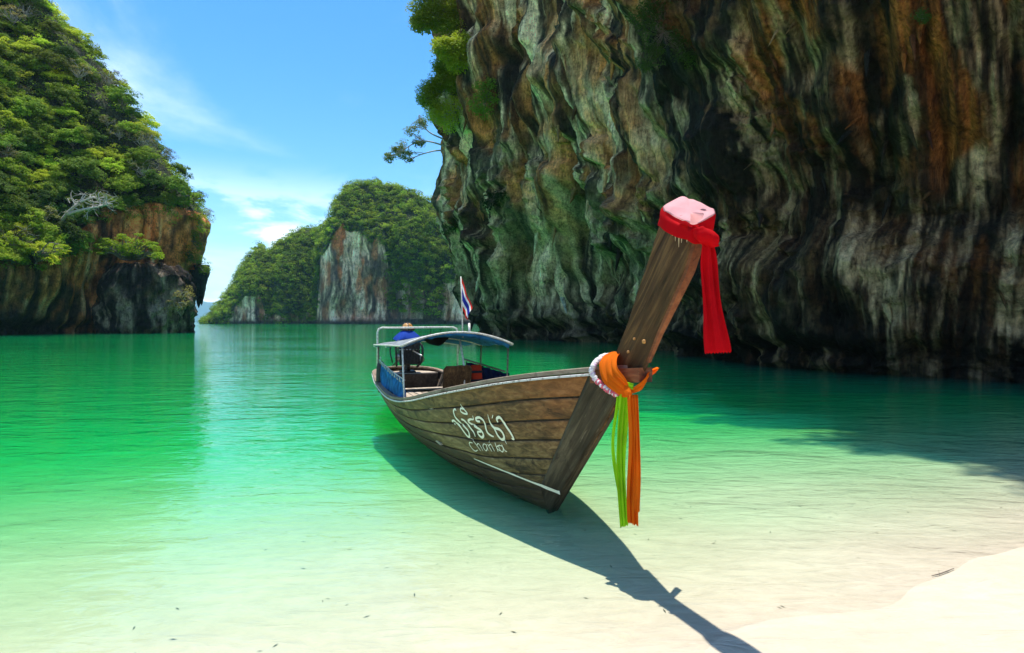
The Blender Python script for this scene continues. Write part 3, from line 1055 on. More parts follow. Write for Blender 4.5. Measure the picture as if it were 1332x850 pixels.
# strakes: every plank of the skin on its own
seams = [0.0, 0.07, 0.16, 0.275, 0.40, 0.54, 0.685, 0.84, 1.0]
rs = np.random.RandomState(5)
PLANK_POLY = []
for sgn in (-1, 1):
    for k in range(len(seams) - 1):
        # two butted lengths per strake
        cut = rs.uniform(-5.2, -2.6)
        for s0, s1 in ((-9.15, cut - 0.004), (cut + 0.004, 1.5)):
            ss = np.concatenate([S_HULL[(S_HULL > s0 + 0.03) & (S_HULL < s1 - 0.03)], [s0, s1]])
            ss.sort()
            wob = 0.012 * PN(ss * 0.8, k * 3.1, 0.5)
            lo = seams[k] + 0.0065 * (k > 0) + wob * (0 < k)
            hi = seams[k + 1] - 0.0065 * (k < len(seams) - 2) + 0.012 * PN(ss * 0.8, (k + 1) * 3.1, 0.5) * (k < len(seams) - 2)
            proud = rs.uniform(0.0, 0.010)
            rings = []
            for f_, o_ in ((0.0, -0.024), (0.0, proud - 0.005), (0.12, proud), (0.5, proud + 0.002), (0.88, proud), (1.0, proud - 0.005), (1.0, -0.024)):
                rings.append(hull_pt(ss, strake_t(ss, lo + (hi - lo) * f_), o_))
            g = np.stack(rings, 1)
            g[..., 1] *= -sgn
            fc = grid_faces(len(ss), 7)
            if sgn == -1:
                PLANK_POLY.append((g.reshape(-1, 3), fc))
            me = mesh_np('plank', g, fc if sgn == -1 else fc[:, ::-1], smooth=False)
            me.polygons.foreach_set('use_smooth', np.ones(len(me.polygons), bool))
            link('plank', me, M['hull_wood'], hull)
def rail(name, mat, w_in, w_out, z0, z1, s_end=1.53, parent=boat):
    """a rail that runs round the boat from one bow side by the stern to the other"""
    ss = np.concatenate([np.linspace(s_end, -8.2, 60), S_HULL[:12][::-1]])
    pts_ = [(s, -1) for s in ss] + [(s, 1) for s in ss[::-1][1:]]
    secs = []
    P2 = np.array([(s, sg * float(B_(min(s, 1.5)))) for s, sg in pts_])
    T = np.gradient(P2, axis=0); T /= np.linalg.norm(T, axis=1)[:, None]
    for (s, sg), p, tg in zip(pts_, P2, T):
        n_ = Vector((tg[1], -tg[0], 0))
        if n_.dot(Vector((0, sg, 0))) + (-0.3 if s < -8.9 else 0) * n_.x < 0 and s > -8.9: n_ = -n_
        if s <= -8.9: n_ = Vector((-abs(n_.x), n_.y if n_.y * sg >= 0 else -n_.y, 0))
        z = float(G_(s))
        c = Vector((p[0], p[1], z))
        secs.append([c - n_ * w_in + Vector((0, 0, z0)), c + n_ * w_out + Vector((0, 0, z0)), c + n_ * w_out + Vector((0, 0, z1 - .006)), c + n_ * (w_out - .008) + Vector((0, 0, z1)), c - n_ * (w_in - .008) + Vector((0, 0, z1)), c - n_ * w_in + Vector((0, 0, z1 - .006))])
    return MB().sweep(secs).build(name, M[mat], parent)


rail('gunwale', 'rail_wood', 0.085, 0.025, 0.002, 0.045)
rail('rub_rail', 'white_paint', -0.012, 0.036, -0.032, -0.010, 1.42)

# stem post and tall raked prow: one timber, sections along its length
def stem_ring(front, aft, hy_f, hy_a):
    f = Vector((front[0], 0, front[1])); a_ = Vector((aft[0], 0, aft[1]))
    d = (a_ - f)
    L = d.length; d.normalize()
    r_ = min(0.035, hy_f * .6)
    pr = [(0.0, -hy_f + r_), (r_, -hy_f), (L * .5, -(hy_f + hy_a) / 2 - .004), (L - r_, -hy_a), (L, -hy_a + r_), (L, hy_a - r_), (L - r_, hy_a), (L * .5, (hy_f + hy_a) / 2 + .004), (r_, hy_f), (0.0, hy_f - r_)]
    return [f + d * q + Vector((0, y, 0)) for q, y in pr]
stem_secs = [((-0.10, -0.10), (-0.22, 0.12), .030, .04), ((0.0, -0.05), (-0.02, 0.22), .034, .05), ((0.42, 0.385), (0.31, 0.60), .038, .05), ((0.85, 0.83), (0.66, 1.02), .04, .05), ((1.23, 1.24), (0.99, 1.40), .042, .05)]
mb = MB()
mb.sweep([stem_ring(*q) for q in stem_secs])
stem = mb.build('stem', M['stem_wood'], boat)
# dark cheek plates that cover the plank ends on both sides of the stem
for sg in (-1, 1):
    na, nr = 26, 9
    g = np.zeros((na, nr + 2, 3))
    for i, a_ in enumerate(np.linspace(0, 1.06, na)):
        f_ = np.array((1.27 * a_, -0.05 + 1.315 * a_)); r_ = np.array((0.06 + 0.99 * a_, 0.26 + 1.215 * a_))
        for j in range(nr):
            p = f_ + (r_ - f_) * j / (nr - 1)
            t_ = np.clip((p[1] - K_(p[0])) / (G_(p[0]) - K_(p[0]) + 1e-6), 0, 1)
            y = max(float(B_(p[0])) * t_ ** float(P_(p[0])) + .020, .046)
            g[i, j + 1] = (p[0], sg * y, p[1])
        g[i, 0] = (f_[0] - .01, sg * .01, f_[1] + .01)
        g[i, nr + 1] = g[i, nr] + np.array((0, -sg * .03, 0))
    fc = grid_faces(na, nr + 2)
    if sg < 0: PLANK_POLY.append((g.reshape(-1, 3), fc))
    link('cheek_plate', mesh_np('cheek_plate', g, fc if sg > 0 else fc[:, ::-1], True), M['stem_wood'], stem)
bv, bf, o_ = [], [], 0
for g, fc in PLANK_POLY:
    bv += [Vector(p) for p in g]; bf += [tuple(int(i) + o_ for i in f) for f in fc]; o_ += len(g)
HULL_BVH = BVHTree.FromPolygons(bv, bf)


PROW_PX = [((789, 490), (833, 492), .016, .10), ((797, 468), (841, 470), .018, .095), ((815, 421), (855, 433), .026, .085), ((829, 375.5), (874, 391), .034, .08), ((842, 336), (891, 352), .042, .08), ((854, 295), (903, 309), .048, .08), ((858, 284), (907, 298), .048, .08)]
prow_secs = []
for (ax_, ay_), (fx_, fy_), hf_, ha_ in PROW_PX:
    a3, f3 = on_plane(ax_, ay_, -ha_), on_plane(fx_, fy_, -hf_)
    prow_secs.append(((f3.x, f3.z), (a3.x, a3.z), hf_, ha_))
prow = MB().sweep([stem_ring(*q) for q in prow_secs]).build('prow', M['prow_wood'], boat)
# worn orange front edge of the prow
mb = MB()
mb.sweep([[Vector((f[0] + .012, y, f[1] - .012)) for y in (-h_ * .8, h_ * .8)] + [Vector((f[0] - .03, y, f[1] + .02)) for y in (h_ * .78, -h_ * .78)] for f, a_, h_, _ in prow_secs[1:]])
mb.build('prow_edge', M['red_wood'], prow)
# copper patches
for (px_, py_, r_) in ((838.5, 444.5, .017), (826, 441, .010), (818, 458, .012)):
    c = on_plane(px_, py_, -0.092)
    MB().lathe(c, [(r_, 0), (r_, .012), (r_ * .8, .015)], 10, (0, -1, 0)).build('nail_patch', M['brass_paint'], prow, True)
# breasthook blocks where the gunwales pass the prow
for sg in (-1, 1):
    mb = MB()
    a_, b_ = Vector((1.16, sg * .17, 1.545)), Vector((1.70, sg * .03, 1.60))
    d = (b_ - a_).normalized(); n_ = Vector((-d.y, d.x, 0)).normalized()
    mb.sweep([[p + n_ * x + Vector((0, 0, z)) for x, z in ((-.03, -.085), (.03, -.085), (.034, .03), (-.034, .03))] for p in (a_, (a_ + b_) / 2, b_)])
    mb.build('bow_cheek', M['red_wood'], boat)
mb = MB()
mb.sweep([[Vector((s, y, float(G_(s)) - .03 + z)) for y, z in ((-float(B_(s)) + .04, 0), (float(B_(s)) - .04, 0), (float(B_(s)) - .04, .025), (-float(B_(s)) + .04, .025))] for s in (0.1, 0.4, 0.7, 0.95)])
mb.build('foredeck', M['rail_wood'], boat)

# floor boards
zf_ = 0.27
for k in range(9):
    y0 = -0.70 + k * 0.157
    s0, s1 = -8.2 + 0.5 * abs(k - 4) / 4 + rs.uniform(0, .1), -1.3 - 0.9 * abs(k - 4) / 4
    mb = MB()
    zz_ = zf_ + rs.uniform(-.004, .006)
    secs = [[Vector((s, y0 + a_, zz_ + b_)) for a_, b_ in ((0, 0), (.146, 0), (.146, .026), (.140, .03), (.006, .03), (0, .026))] for s in np.linspace(s0, s1, 8)]
    mb.sweep(secs).build('floor_board', M['deck_wood'], boat)
# ribs
for s in np.arange(-8.0, 0.3, 0.85):
    for sg in (-1, 1):
        mb = MB()
        tv = np.linspace(0.10, 0.97, 12)
        secs = []
        for q in tv:
            p0 = hull_pt(s, q, -0.035); p1 = hull_pt(s, q, -0.085)
            a_ = Vector((0, p0[1] * -sg, p0[2])); b_ = Vector((0, p1[1] * -sg, p1[2] + .012))
            secs.append([a_ + Vector((s - .022, 0, 0)), a_ + Vector((s + .022, 0, 0)), b_ + Vector((s + .022, 0, 0)), b_ + Vector((s - .022, 0, 0))])
        mb.sweep(secs)
        mb.build('rib', M['rail_wood'], boat)
# thwarts and the stern locker
for s in (-7.0, -2.3):
    b_ = float(B_(s)) - .06
    MB().box((s, 0, float(G_(s)) - .17), (.24, 2 * b_, .035), bev=.008).build('thwart', M['deck_wood'], boat)
MB().box((-8.25, 0, .50), (.05, 1.45, .42), bev=.01).build('stern_bulkhead', M['inner_wood'], boat)
mb = MB()
mb.sweep([[Vector((s, y, .70 + z)) for y, z in ((-b_, 0), (b_, 0), (b_, .025), (-b_, .025))] for s, b_ in ((-9.0, .36), (-8.7, .62), (-8.3, .74))])
mb.build('stern_deck', M['deck_wood'], boat)
# seat back near the canopy's front edge
sb = on_plane(593, 492, 0.02)
mb = MB()
prof = [(-.24, -.33), (.24, -.33), (.25, .16), (.22, .22), (-.20, .22), (-.25, .16)]
mb.sweep([[Vector((sb.x + dx + (.10 if z > 0 else 0), sb.y + y, sb.z + z)) for y, z in prof] for dx in (0, .035)])
mb.build('seat_back', M['prow_wood'], boat)


# ---- canopy on pipe posts
SF, SR = -3.85, -7.05           # front and rear post stations
HWF, HWR = 0.90, 0.90
def cz(s, y):
    f = (s - SR) / (SF - SR)
    crown = 1.80 * f + 1.58 * (1 - f)
    return crown - (0.19 * f + 0.09 * (1 - f)) * (y / 0.92) ** 2 - .012 * math.sin(f * 9) * (1 - abs(y))
can = MB()
ny, ns = 25, 15
vs_, fs_ = [], []
ss = np.linspace(SR - .10, SF + .14, ns); ys = np.linspace(-.96, .96, ny)
for s in ss:
    for y in ys:
        sag = .02 * math.sin((s - SR) * 4.1) * math.cos(y * 3) - .012 * abs(math.sin(s * 7 + y * 5))
        vs_.append(Vector((s, y, cz(s, y) + sag)))
for i in range(ns - 1):
    for j in range(ny - 1):
        fs_.append((i * ny + j, (i + 1) * ny + j, (i + 1) * ny + j + 1, i * ny + j + 1))
can.add(vs_, fs_)
canopy = can.build('canopy', M['canopy_cloth'], boat, True)
lining = can.build('lining', M['blue_tarp'], canopy, True)
lining.location = (0, 0, -.022)
so = canopy.modifiers.new('thickness', 'SOLIDIFY'); so.thickness = .012
# scalloped blue valance under the front edge
mb = MB(); vs_, fs_ = [], []
for j, y in enumerate(np.linspace(-.92, .92, 49)):
    zt = cz(SF + .1, y) - .016
    dr = .02 + .045 * sstep(y, -.3, .5) + .018 * abs(math.sin(y * 11)) + .01 * math.sin(y * 37)
    vs_ += [Vector((SF + .12, y, zt)), Vector((SF + .10 - .05 * float(sstep(y, -.5, .6)), y, zt - dr))]
    if j: fs_.append((2 * j - 2, 2 * j, 2 * j + 1, 2 * j - 1))
mb.add(vs_, fs_)
val = mb.build('valance', M['blue_tarp'], canopy, True)
so = val.modifiers.new('thickness', 'SOLIDIFY'); so.thickness = .006
for s in (SF + .13, (SF + SR) / 2, SR - .09):
    MB().tube([(s, y, cz(s, y) - (.0 if s > -4 else .035)) for y in np.linspace(-.97, .97, 21)], .017, 8).build('canopy_hoop', M['pipe_paint'], canopy, True)
for sg in (-1, 1):
    MB().tube([(s, sg * .965, cz(s, .965) - .004) for s in np.linspace(SR - .1, SF + .13, 12)], .015, 8).build('side_rail', M['pipe_paint'], canopy, True)
for s, sg, m_ in ((SF, -1, 'pipe_paint'), (SF, 1, 'rust_pipe'), (SF - 1.55, 1, 'rust_pipe'), (SR, 1, 'rust_pipe')):
    hw = float(B_(s)) - .06
    MB().tube([(s, sg * hw, float(G_(s)) - .04), (s, sg * hw, float(G_(s)) + .1), (s, sg * .93, cz(s, .93) - .01)], .016, 8).build('canopy_post', M[m_], boat, True)
# inner strut with a float tied to it
c0 = on_plane(598, 442, .15); c1 = on_plane(604, 478, .15)
MB().tube([c0, c1, c1 + Vector((0, 0, -.35))], .018, 8).build('canopy_post', M['pipe_paint'], boat, True)
# tall hoop at the stern end
hw = .90
zt = 1.85
hp = [(SR, -hw, .60), (SR, -hw, zt - .10), (SR, -hw + .03, zt - .03), (SR, -hw + .10, zt)] + [(SR, y, zt + .004 * math.sin(y * 3)) for y in np.linspace(-.7, .7, 8)] + [(SR, hw - .10, zt), (SR, hw - .03, zt - .03), (SR, hw, zt - .10), (SR, hw, .60)]
MB().tube(hp, .021, 10).build('stern_hoop', M['pipe_paint'], boat, True)
MB().tube([(SR + .12, -hw, .62), (SR + .12, -hw + .01, zt - .35)], .014, 8).build('hoop_brace', M['rust_pipe'], boat, True)

# side tarps laced between the posts
def side_tarp(name, s0, s1, sg, z0a, z0b, z1a, z1b, mat, inset=.05):
    ns, nz_ = 30, 12
    vs_, fs_ = [], []
    for i, f in enumerate(np.linspace(0, 1, ns)):
        s = s0 + (s1 - s0) * f
        y = sg * (float(B_(s)) - inset)
        for j, q in enumerate(np.linspace(0, 1, nz_)):
            za, zb = z0a + (z0b - z0a) * f, z1a + (z1b - z1a) * f
            sc_ = .018 * abs(math.sin(f * 22)) * q
            vs_.append(Vector((s, y + sg * .02 * math.sin(f * 31 + q * 2) * q + sg * .015 * math.sin(q * 5 + f * 9), za + (zb - za) * q - sc_)))
    for i in range(ns - 1):
        for j in range(nz_ - 1):
            fs_.append((i * nz_ + j, (i + 1) * nz_ + j, (i + 1) * nz_ + j + 1, i * nz_ + j + 1))
    mb = MB(); mb.add(vs_, fs_)
    o = mb.build(name, M[mat], boat, True)
    so = o.modifiers.new('thickness', 'SOLIDIFY'); so.thickness = .006
    return o
ta = side_tarp('side_tarp', -6.75, SF, -1, .64, .66, 1.13, 1.02, 'blue_tarp', .075)
for f in np.linspace(0.02, .98, 12):      # lacing
    s = -6.75 + (SF + 6.75) * f
    y = -(float(B_(s)) - .05)
    zt2 = 1.13 + (.98 - 1.13) * f
    MB().tube([(s - .05, y, zt2 - .03), (s, y - .008, zt2 + .04), (s + .05, y, zt2 - .03)], .007, 6).build('lace', M['white_paint'], ta, True)
MB().tube([(-6.8, -.9, 1.17), (-5.2, -.905, 1.07), (SF, -.89, 1.02)], .010, 6).build('tarp_line', M['pipe_paint'], ta, True)
tb = side_tarp('side_tarp', -6.4, SF, 1, .62, .66, 1.12, 1.08, 'navy_tarp')
MB().tube([(-6.5, .88, 1.16), (-5.2, .88, 1.135), (SF, .86, 1.11)], .018, 8).build('tarp_line', M['rust_pipe'], tb, True)

# flagstaff socket on the canopy
c = on_plane(611, 431, .3)
MB().tube([c + Vector((0, 0, -.06)), c + Vector((-.02, 0, .04)), c + Vector((-.10, .02, .13))], .022, 8).build('staff_bracket', M['pipe_paint'], canopy, True)

# ---- painted name and stripe, laid on the planks
def hull_hit(px_, py_, off=.004):
    r_ = ray(px_, py_)
    o = to_local(CAM)
    d = Vector((r_.dot(HEAD), r_.dot(SIDE), r_.z)).normalized()
    h_ = HULL_BVH.ray_cast(o, d)
    if h_[0] is None: return None, None
    n_ = h_[1] if h_[1].dot(d) < 0 else -h_[1]
    # paint fills the seams: keep to the outer faces
    return h_[0] + n_ * off, n_


def smooth_line(pts_, n):
    P = [np.array(p, float) for p in pts_]
    if len(P) == 2: return [P[0] + (P[1] - P[0]) * k / n for k in range(n + 1)]
    P = [2 * P[0] - P[1]] + P + [2 * P[-1] - P[-2]]
    out = []
    for i in range(1, len(P) - 2):
        for k in range(n):
            q = k / n
            a_, b_, c_, d_ = P[i - 1:i + 3]
            out.append(.5 * (2 * b_ + (c_ - a_) * q + (2 * a_ - 5 * b_ + 4 * c_ - d_) * q * q + (3 * b_ - a_ - 3 * c_ + d_) * q ** 3))
    out.append(P[-2])
    return out


def painted(name, strokes, mat, parent, k0=0):
    """strokes: list of (picture points on the hull side, half width start/mid/end in metres)"""
    mb = MB()
    for k, (pts_, w0, w1, w2) in enumerate(strokes):
        L3, N3 = [], []
        for p in smooth_line(pts_, 6):
            a_, n_ = hull_hit(*p, off=.008 + .0006 * (k + k0))
            if a_ is None: continue
            L3.append(a_); N3.append(n_)
        if len(L3) < 2: continue
        N = sum(N3, Vector()).normalized()
        # keep all stroke points on the smooth outer envelope
        vs_, fs_ = [], []
        m = len(L3)
        for i, p in enumerate(L3):
            tg = (L3[min(i + 1, m - 1)] - L3[max(i - 1, 0)])
            tg.normalize()
            sd = N3[i].cross(tg).normalized()
            f = i / (m - 1)
            w_ = 1.25 * ((w0 + (w1 - w0) * min(1, f * 4)) if f < .5 else (w1 + (w2 - w1) * max(0, (f - .75) * 4)))
            vs_ += [p + sd * w_, p - sd * w_]
            if i: fs_.append((2 * i - 2, 2 * i, 2 * i + 1, 2 * i - 1))
        mb.add(vs_, fs_)
    return mb.build(name, M[mat], parent)


def zc_pts(lst):
    return [(570 + x / 8.5, 510 + y / 8.5) for x, y in lst]


TH = [([(205, 205), (190, 190), (175, 210), (182, 245), (200, 285), (250, 335), (300, 385), (340, 435), (352, 490), (330, 488), (288, 435), (245, 375), (215, 345), (180, 315), (162, 325), (190, 355), (215, 348)], .009, .0125, .010),
      ([(252, 132), (270, 165), (300, 200), (328, 238), (295, 238), (258, 215), (256, 182), (295, 190)], .004, .0095, .009),
      ([(262, 300), (292, 312), (330, 350), (370, 405), (400, 445), (417, 492)], .010, .012, .006),
      ([(388, 260), (396, 300), (362, 300), (340, 322), (375, 352), (430, 388), (482, 425), (508, 475), (490, 500), (455, 470), (445, 440), (482, 438)], .004, .013, .009),
      ([(470, 325), (435, 318), (425, 292), (460, 280), (500, 305), (525, 350), (538, 410), (558, 452), (598, 482), (622, 490)], .010, .0125, .007),
      ([(556, 245), (570, 300), (590, 350), (625, 392), (685, 412), (722, 452), (738, 505), (710, 522), (670, 482), (640, 425), (612, 372)], .003, .013, .009),
      ([(614, 252), (604, 290)], .004, .005, .003),
      ([(742, 525), (768, 575)], .004, .004, .002),
      ([(700, 348), (668, 325), (658, 292), (690, 278), (730, 328), (770, 390), (805, 440), (843, 512), (822, 512)], .010, .0135, .008)]
for k_, (p, a_, b_, c_) in enumerate(TH): painted('letter_stroke', [(zc_pts(p), a_, b_, c_)], 'letter_paint', hull, k_)
LA = [([(385, 562), (355, 556), (352, 580), (385, 628), (418, 652), (442, 640)], .005, .006, .004),
      ([(365, 510), (410, 560), (450, 610), (476, 652)], .004, .005, .004), ([(432, 590), (450, 568), (482, 610), (502, 648)], .004, .005, .004),
      ([(545, 585), (512, 572), (504, 605), (535, 648), (548, 622), (538, 580), (560, 645)], .004, .005, .004),
      ([(552, 572), (575, 610), (602, 655)], .004, .005, .004), ([(568, 588), (592, 572)], .004, .005, .004),
      ([(595, 580), (615, 620), (632, 652)], .004, .005, .004), ([(568, 548), (576, 556)], .004, .005, .004),
      ([(634, 548), (652, 600), (672, 656)], .004, .005, .004), ([(676, 586), (655, 614), (694, 648)], .004, .005, .004),
      ([(715, 595), (682, 586), (690, 630), (722, 658), (730, 622), (712, 578), (745, 640), (772, 656)], .004, .0055, .004)]
for k_, (p, a_, b_, c_) in enumerate(LA): painted('letter_stroke', [(zc_pts(p), a_, b_, c_)], 'letter_paint', hull, k_)
q1, _ = hull_hit(640, 606); q2, _ = hull_hit(700, 629.5)
PAINT['b'].outputs[0].default_value = (q2.z - q1.z) / (q2.x - q1.x)
PAINT['a'].outputs[0].default_value = q1.z - (q2.z - q1.z) / (q2.x - q1.x) * q1.x
print('PAINTLINE', q1, q2)
painted('waterline_stripe', [([(617, 596.5), (640, 606), (665, 616), (690, 626), (705, 631.5)], .004, .009, .013), ([(704, 631), (712, 634.5), (720, 637.5), (729, 641)], .013, .016, .018)], 'letter_paint', hull)
# ================================================================== ENGINE on the stern
ex = to_local(pt(530, 470, 14.05)); ex.z = .78
eng = empty('boat_engine', BX + HEAD * ex.x + SIDE * ex.y + Vector((0, 0, .725)), (0, 0, BROT))
tag(eng, 'black boat engine with hoses and a blue hood standing at the stern', 'engine')
MB().box((0, 0, .02), (.42, .34, .05), bev=.01).tube([(0, 0, .03), (0, 0, .24)], .07, 12).build('mount', M['engine_iron'], eng)
mb = MB()
mb.box((0, 0, .45), (.62, .42, .42), bev=.04).box((.02, 0, .74), (.50, .36, .18), bev=.03).box((.31, 0, .50), (.05, .50, .58), bev=.02)
for k in range(6): mb.box((.345, -.20 + .08 * k, .52), (.015, .035, .50))
mb.build('engine_block', M['engine_iron'], eng)
for y, z, r_ in ((-.27, .40, .085), (.27, .34, .09), (-.29, .66, .05)):
    MB().lathe((.26, y, z), [(r_ * .5, 0), (r_, .01), (r_ * .8, .03), (r_, .05), (r_ * .5, .06)], 16, (1, 0, 0)).build('pulley', M['engine_steel'], eng, True)
for pts_, r_ in ((((.25, -.26, .80), (.33, -.34, .68), (.33, -.33, .42), (.2, -.30, .18)), .024), (((.25, .22, .78), (.35, .30, .62), (.34, .28, .30), (.2, .2, .15)), .028), (((.05, -.22, .82), (.0, -.42, .60), (.05, -.38, .25)), .016)):
    MB().tube([tuple(p) for p in smooth_line(pts_, 6)], r_, 8).build('hose', M['black_rubber'], eng, True)
MB().tube([(.34, -.26, .58), (.34, .26, .58)], .012, 8).build('tie_bar', M['engine_steel'], eng, True)
mb = MB(); vs_, fs_ = [], []
NA, NB = 28, 8
for j in range(NB):
    q = j / (NB - 1)
    for i in range(NA):
        an = 2 * math.pi * i / NA
        sx_, sy_ = .33 * (1 - .60 * q ** 1.5), .34 * (1 - .62 * q ** 1.3)
        e = 2 / 3.2
        x_ = sx_ * math.copysign(abs(math.cos(an)) ** e, math.cos(an)); y_ = sy_ * math.copysign(abs(math.sin(an)) ** e, math.sin(an))
        w_ = 1 + .06 * math.sin(an * 7 + q * 3) * (1 - q)
        vs_.append(Vector((x_ * w_, y_ * w_, .80 + .235 * q - .03 * (1 - q) * math.sin(an * 5))))
for j in range(NB - 1):
    for i in range(NA):
        i2 = (i + 1) % NA
        fs_.append((j * NA + i, j * NA + i2, (j + 1) * NA + i2, (j + 1) * NA + i))
fs_.append(tuple(range((NB - 1) * NA, NB * NA)))
mb.add(vs_, fs_); mb.build('hood', M['cover_blue'], eng, True)
fl_ = MB().lathe((0, 0, 1.03), [(.12, 0), (.165, .01), (.17, .05), (.13, .09), (.11, .15), (.05, .185)], 18).build('air_filter', M['brass_paint'], eng, True)
mb = MB().lathe((0, 0, 1.03), [(.168, .012), (.178, .018), (.178, .042), (.168, .05)], 18)
for k in range(4):
    an = k * math.pi / 2
    mb.tube([(.175 * math.cos(an), .175 * math.sin(an), 1.06), (.135 * math.cos(an), .135 * math.sin(an), 1.125), (.05 * math.cos(an), .05 * math.sin(an), 1.22)], .018, 6)
mb.build('filter_clamp', M['black_rubber'], fl_, True)
MB().tube([(-.3, 0, .45), (-2.2, 0, .0), (-4.4, 0, -.62)], .032, 10).build('propeller_shaft', M['engine_iron'], eng, True)
MB().tube([(.3, .06, .55), (.8, .1, .50), (1.15, .12, .47)], .018, 8).build('tiller', M['engine_steel'], eng, True)
mb = MB()
pc = Vector((-4.4, 0, -.62))
ax_ = Vector((-2.2, 0, -.62)).normalized()
mb.lathe(pc, [(.045, -.06), (.05, 0), (.03, .07)], 12, ax_)
for k in range(3):
    an = 2 * math.pi * k / 3
    u_ = Vector((0, math.cos(an), math.sin(an))); w_ = ax_.cross(u_)
    mb.add([pc + u_ * .03 + w_ * .03 + ax_ * .02, pc + u_ * .17 + w_ * .07 + ax_ * .03, pc + u_ * .19 - w_ * .03 - ax_ * .02, pc + u_ * .03 - w_ * .03 - ax_ * .02], [(0, 1, 2, 3)])
mb.build('propeller', M['engine_steel'], eng)

# ================================================================== LOOSE THINGS ABOARD
def Wp(l):
    return BX + HEAD * l.x + SIDE * l.y + Vector((0, 0, l.z))


# black rubber fender hung by the stern quarter
fo = Vector((-6.9, -.86, .50))
fe = empty('fender', Wp(fo), (0, R(7), BROT))
tag(fe, 'black rubber fender hanging beside the blue tarp at the stern', 'fender')
MB().lathe((0, 0, 0), [(.03, 0), (.075, .03), (.092, .10), (.095, .30), (.09, .50), (.07, .60), (.03, .64)], 18).build('fender_body', M['black_rubber'], fe, True)
MB().tube([(0, 0, .63), (.01, 0, .70), (.0, -.01, .74)], .009, 6).build('fender_rope', M['white_cloth'], fe, True)

# life vest on the seat
vo = on_plane(612, 491, .28)
ve = empty('life_vest', Wp(Vector((vo.x, vo.y, .90))), (0, R(-12), BROT))
tag(ve, 'faded red life vest propped behind the seat back', 'life vest')
for sg in (-1, 1):
    mb = MB()
    mb.box((0, sg * .12, .10), (.07, .20, .46), bev=.03)
    o = mb.build('vest_panel', M['vest_red'], ve, True)
MB().box((.045, 0, .05), (.012, .46, .04)).box((.045, 0, .20), (.012, .46, .04)).build('vest_strap', M['dark_cloth'], ve)

# dark bundle slung under the canopy
bo = on_plane(567, 441, -.05)
nb = 20
mb = MB(); secs = []
for i in range(15):
    f = i / 14
    r_ = .115 * math.sin(math.pi * min(max(f, .06), .94)) ** .6
    cc = Vector((bo.x, bo.y - .24 + .48 * f, bo.z - .02 + .05 * (2 * f - 1) ** 2))
    secs.append([cc + Vector((math.cos(a_), 0, math.sin(a_))) * r_ * (1 + .12 * math.sin(3 * a_ + f * 8)) for a_ in np.linspace(0, 2 * math.pi, 14, endpoint=False)])
be = empty('cloth_bundle', Wp(Vector((bo.x, bo.y, bo.z - .1))), (0, 0, BROT))
mb.v = []; mb.f = []
secs = [[p - Vector((bo.x, bo.y, bo.z - .1)) for p in s] for s in secs]
mb.sweep(secs).build('bundle', M['dark_cloth'], be, True)
MB().tube([(0, -.1, .12), (0, -.1, .30)], .006, 6).build('sling', M['dark_cloth'], be)
MB().tube([(0, .1, .12), (0, .1, .30)], .006, 6).build('sling', M['dark_cloth'], be)
tag(be, 'dark cloth bundle slung under the canopy roof', 'bundle')

# ---- national flag on its staff
f0 = on_plane(602, 433, .12)
f1 = on_plane(599.5, 360, .12)
fr_ = empty('flag', Wp(f0), (0, 0, BROT))
tag(fr_, 'drooping red white and blue striped flag on a thin staff above the canopy', 'flag')
MB().tube([(0, 0, -.08), ((f1.x - f0.x) * .5 + .006, (f1.y - f0.y) * .5, (f1.z - f0.z) * .5), (f1.x - f0.x, f1.y - f0.y, f1.z - f0.z)], [.013, .012, .009], 8).build('flagstaff', M['pipe_paint'], fr_, True)
t = NT('flag_cloth')
uvn = t.n('ShaderNodeSeparateXYZ'); t.put(uvn.inputs[0], t.coord('UV'))
cl_ = t.ramp(uvn.outputs[1], [(0.0, (0.62, 0.03, 0.02)), (1 / 6, (0.80, 0.78, 0.76)), (2 / 6, (0.02, 0.03, 0.30)), (4 / 6, (0.80, 0.78, 0.76)), (5 / 6, (0.62, 0.03, 0.02))], 'CONSTANT')
df = t.bsdf(cl_, .8, None, .2)
tl = t.n('ShaderNodeBsdfTranslucent'); t.put(tl.inputs[0], cl_)
mx = t.n('ShaderNodeMixShader'); mx.inputs[0].default_value = .4
t.t.links.new(df, mx.inputs[1]); t.t.links.new(tl.outputs[0], mx.inputs[2])
M['flag'] = t.done(mx.outputs[0])
nu, nv = 34, 22
top_l = f1 - f0
hoist = .50
flw = .60
g = np.zeros((nu, nv, 3)); uv = np.zeros((nu, nv, 2))
for i in range(nu):
    for j in range(nv):
        a_ = i / (nu - 1); b_ = j / (nv - 1)       # a along the fly, b from top to bottom of the hoist
        # the fly droops down along the staff
        ang = R(66) * (a_ ** .35)
        x_out = flw * a_ * math.cos(R(68)) * (1 - .15 * b_)
        drop = flw * a_ * math.sin(R(62)) * (1 - .55 * b_)
        fold = .045 * math.sin(a_ * 9 + b_ * 4) * (.2 + a_)
        g[i, j] = (top_l.x - .03 * b_ + fold, top_l.y + .012 + x_out * (.85 - .25 * b_), top_l.z - .02 - hoist * b_ - drop)
        uv[i, j] = (a_, 1 - b_)
me = mesh_np('flag', g, grid_faces(nu, nv)); set_uv(me, uv.reshape(-1, 2))
link('flag_cloth', me, M['flag'], fr_)


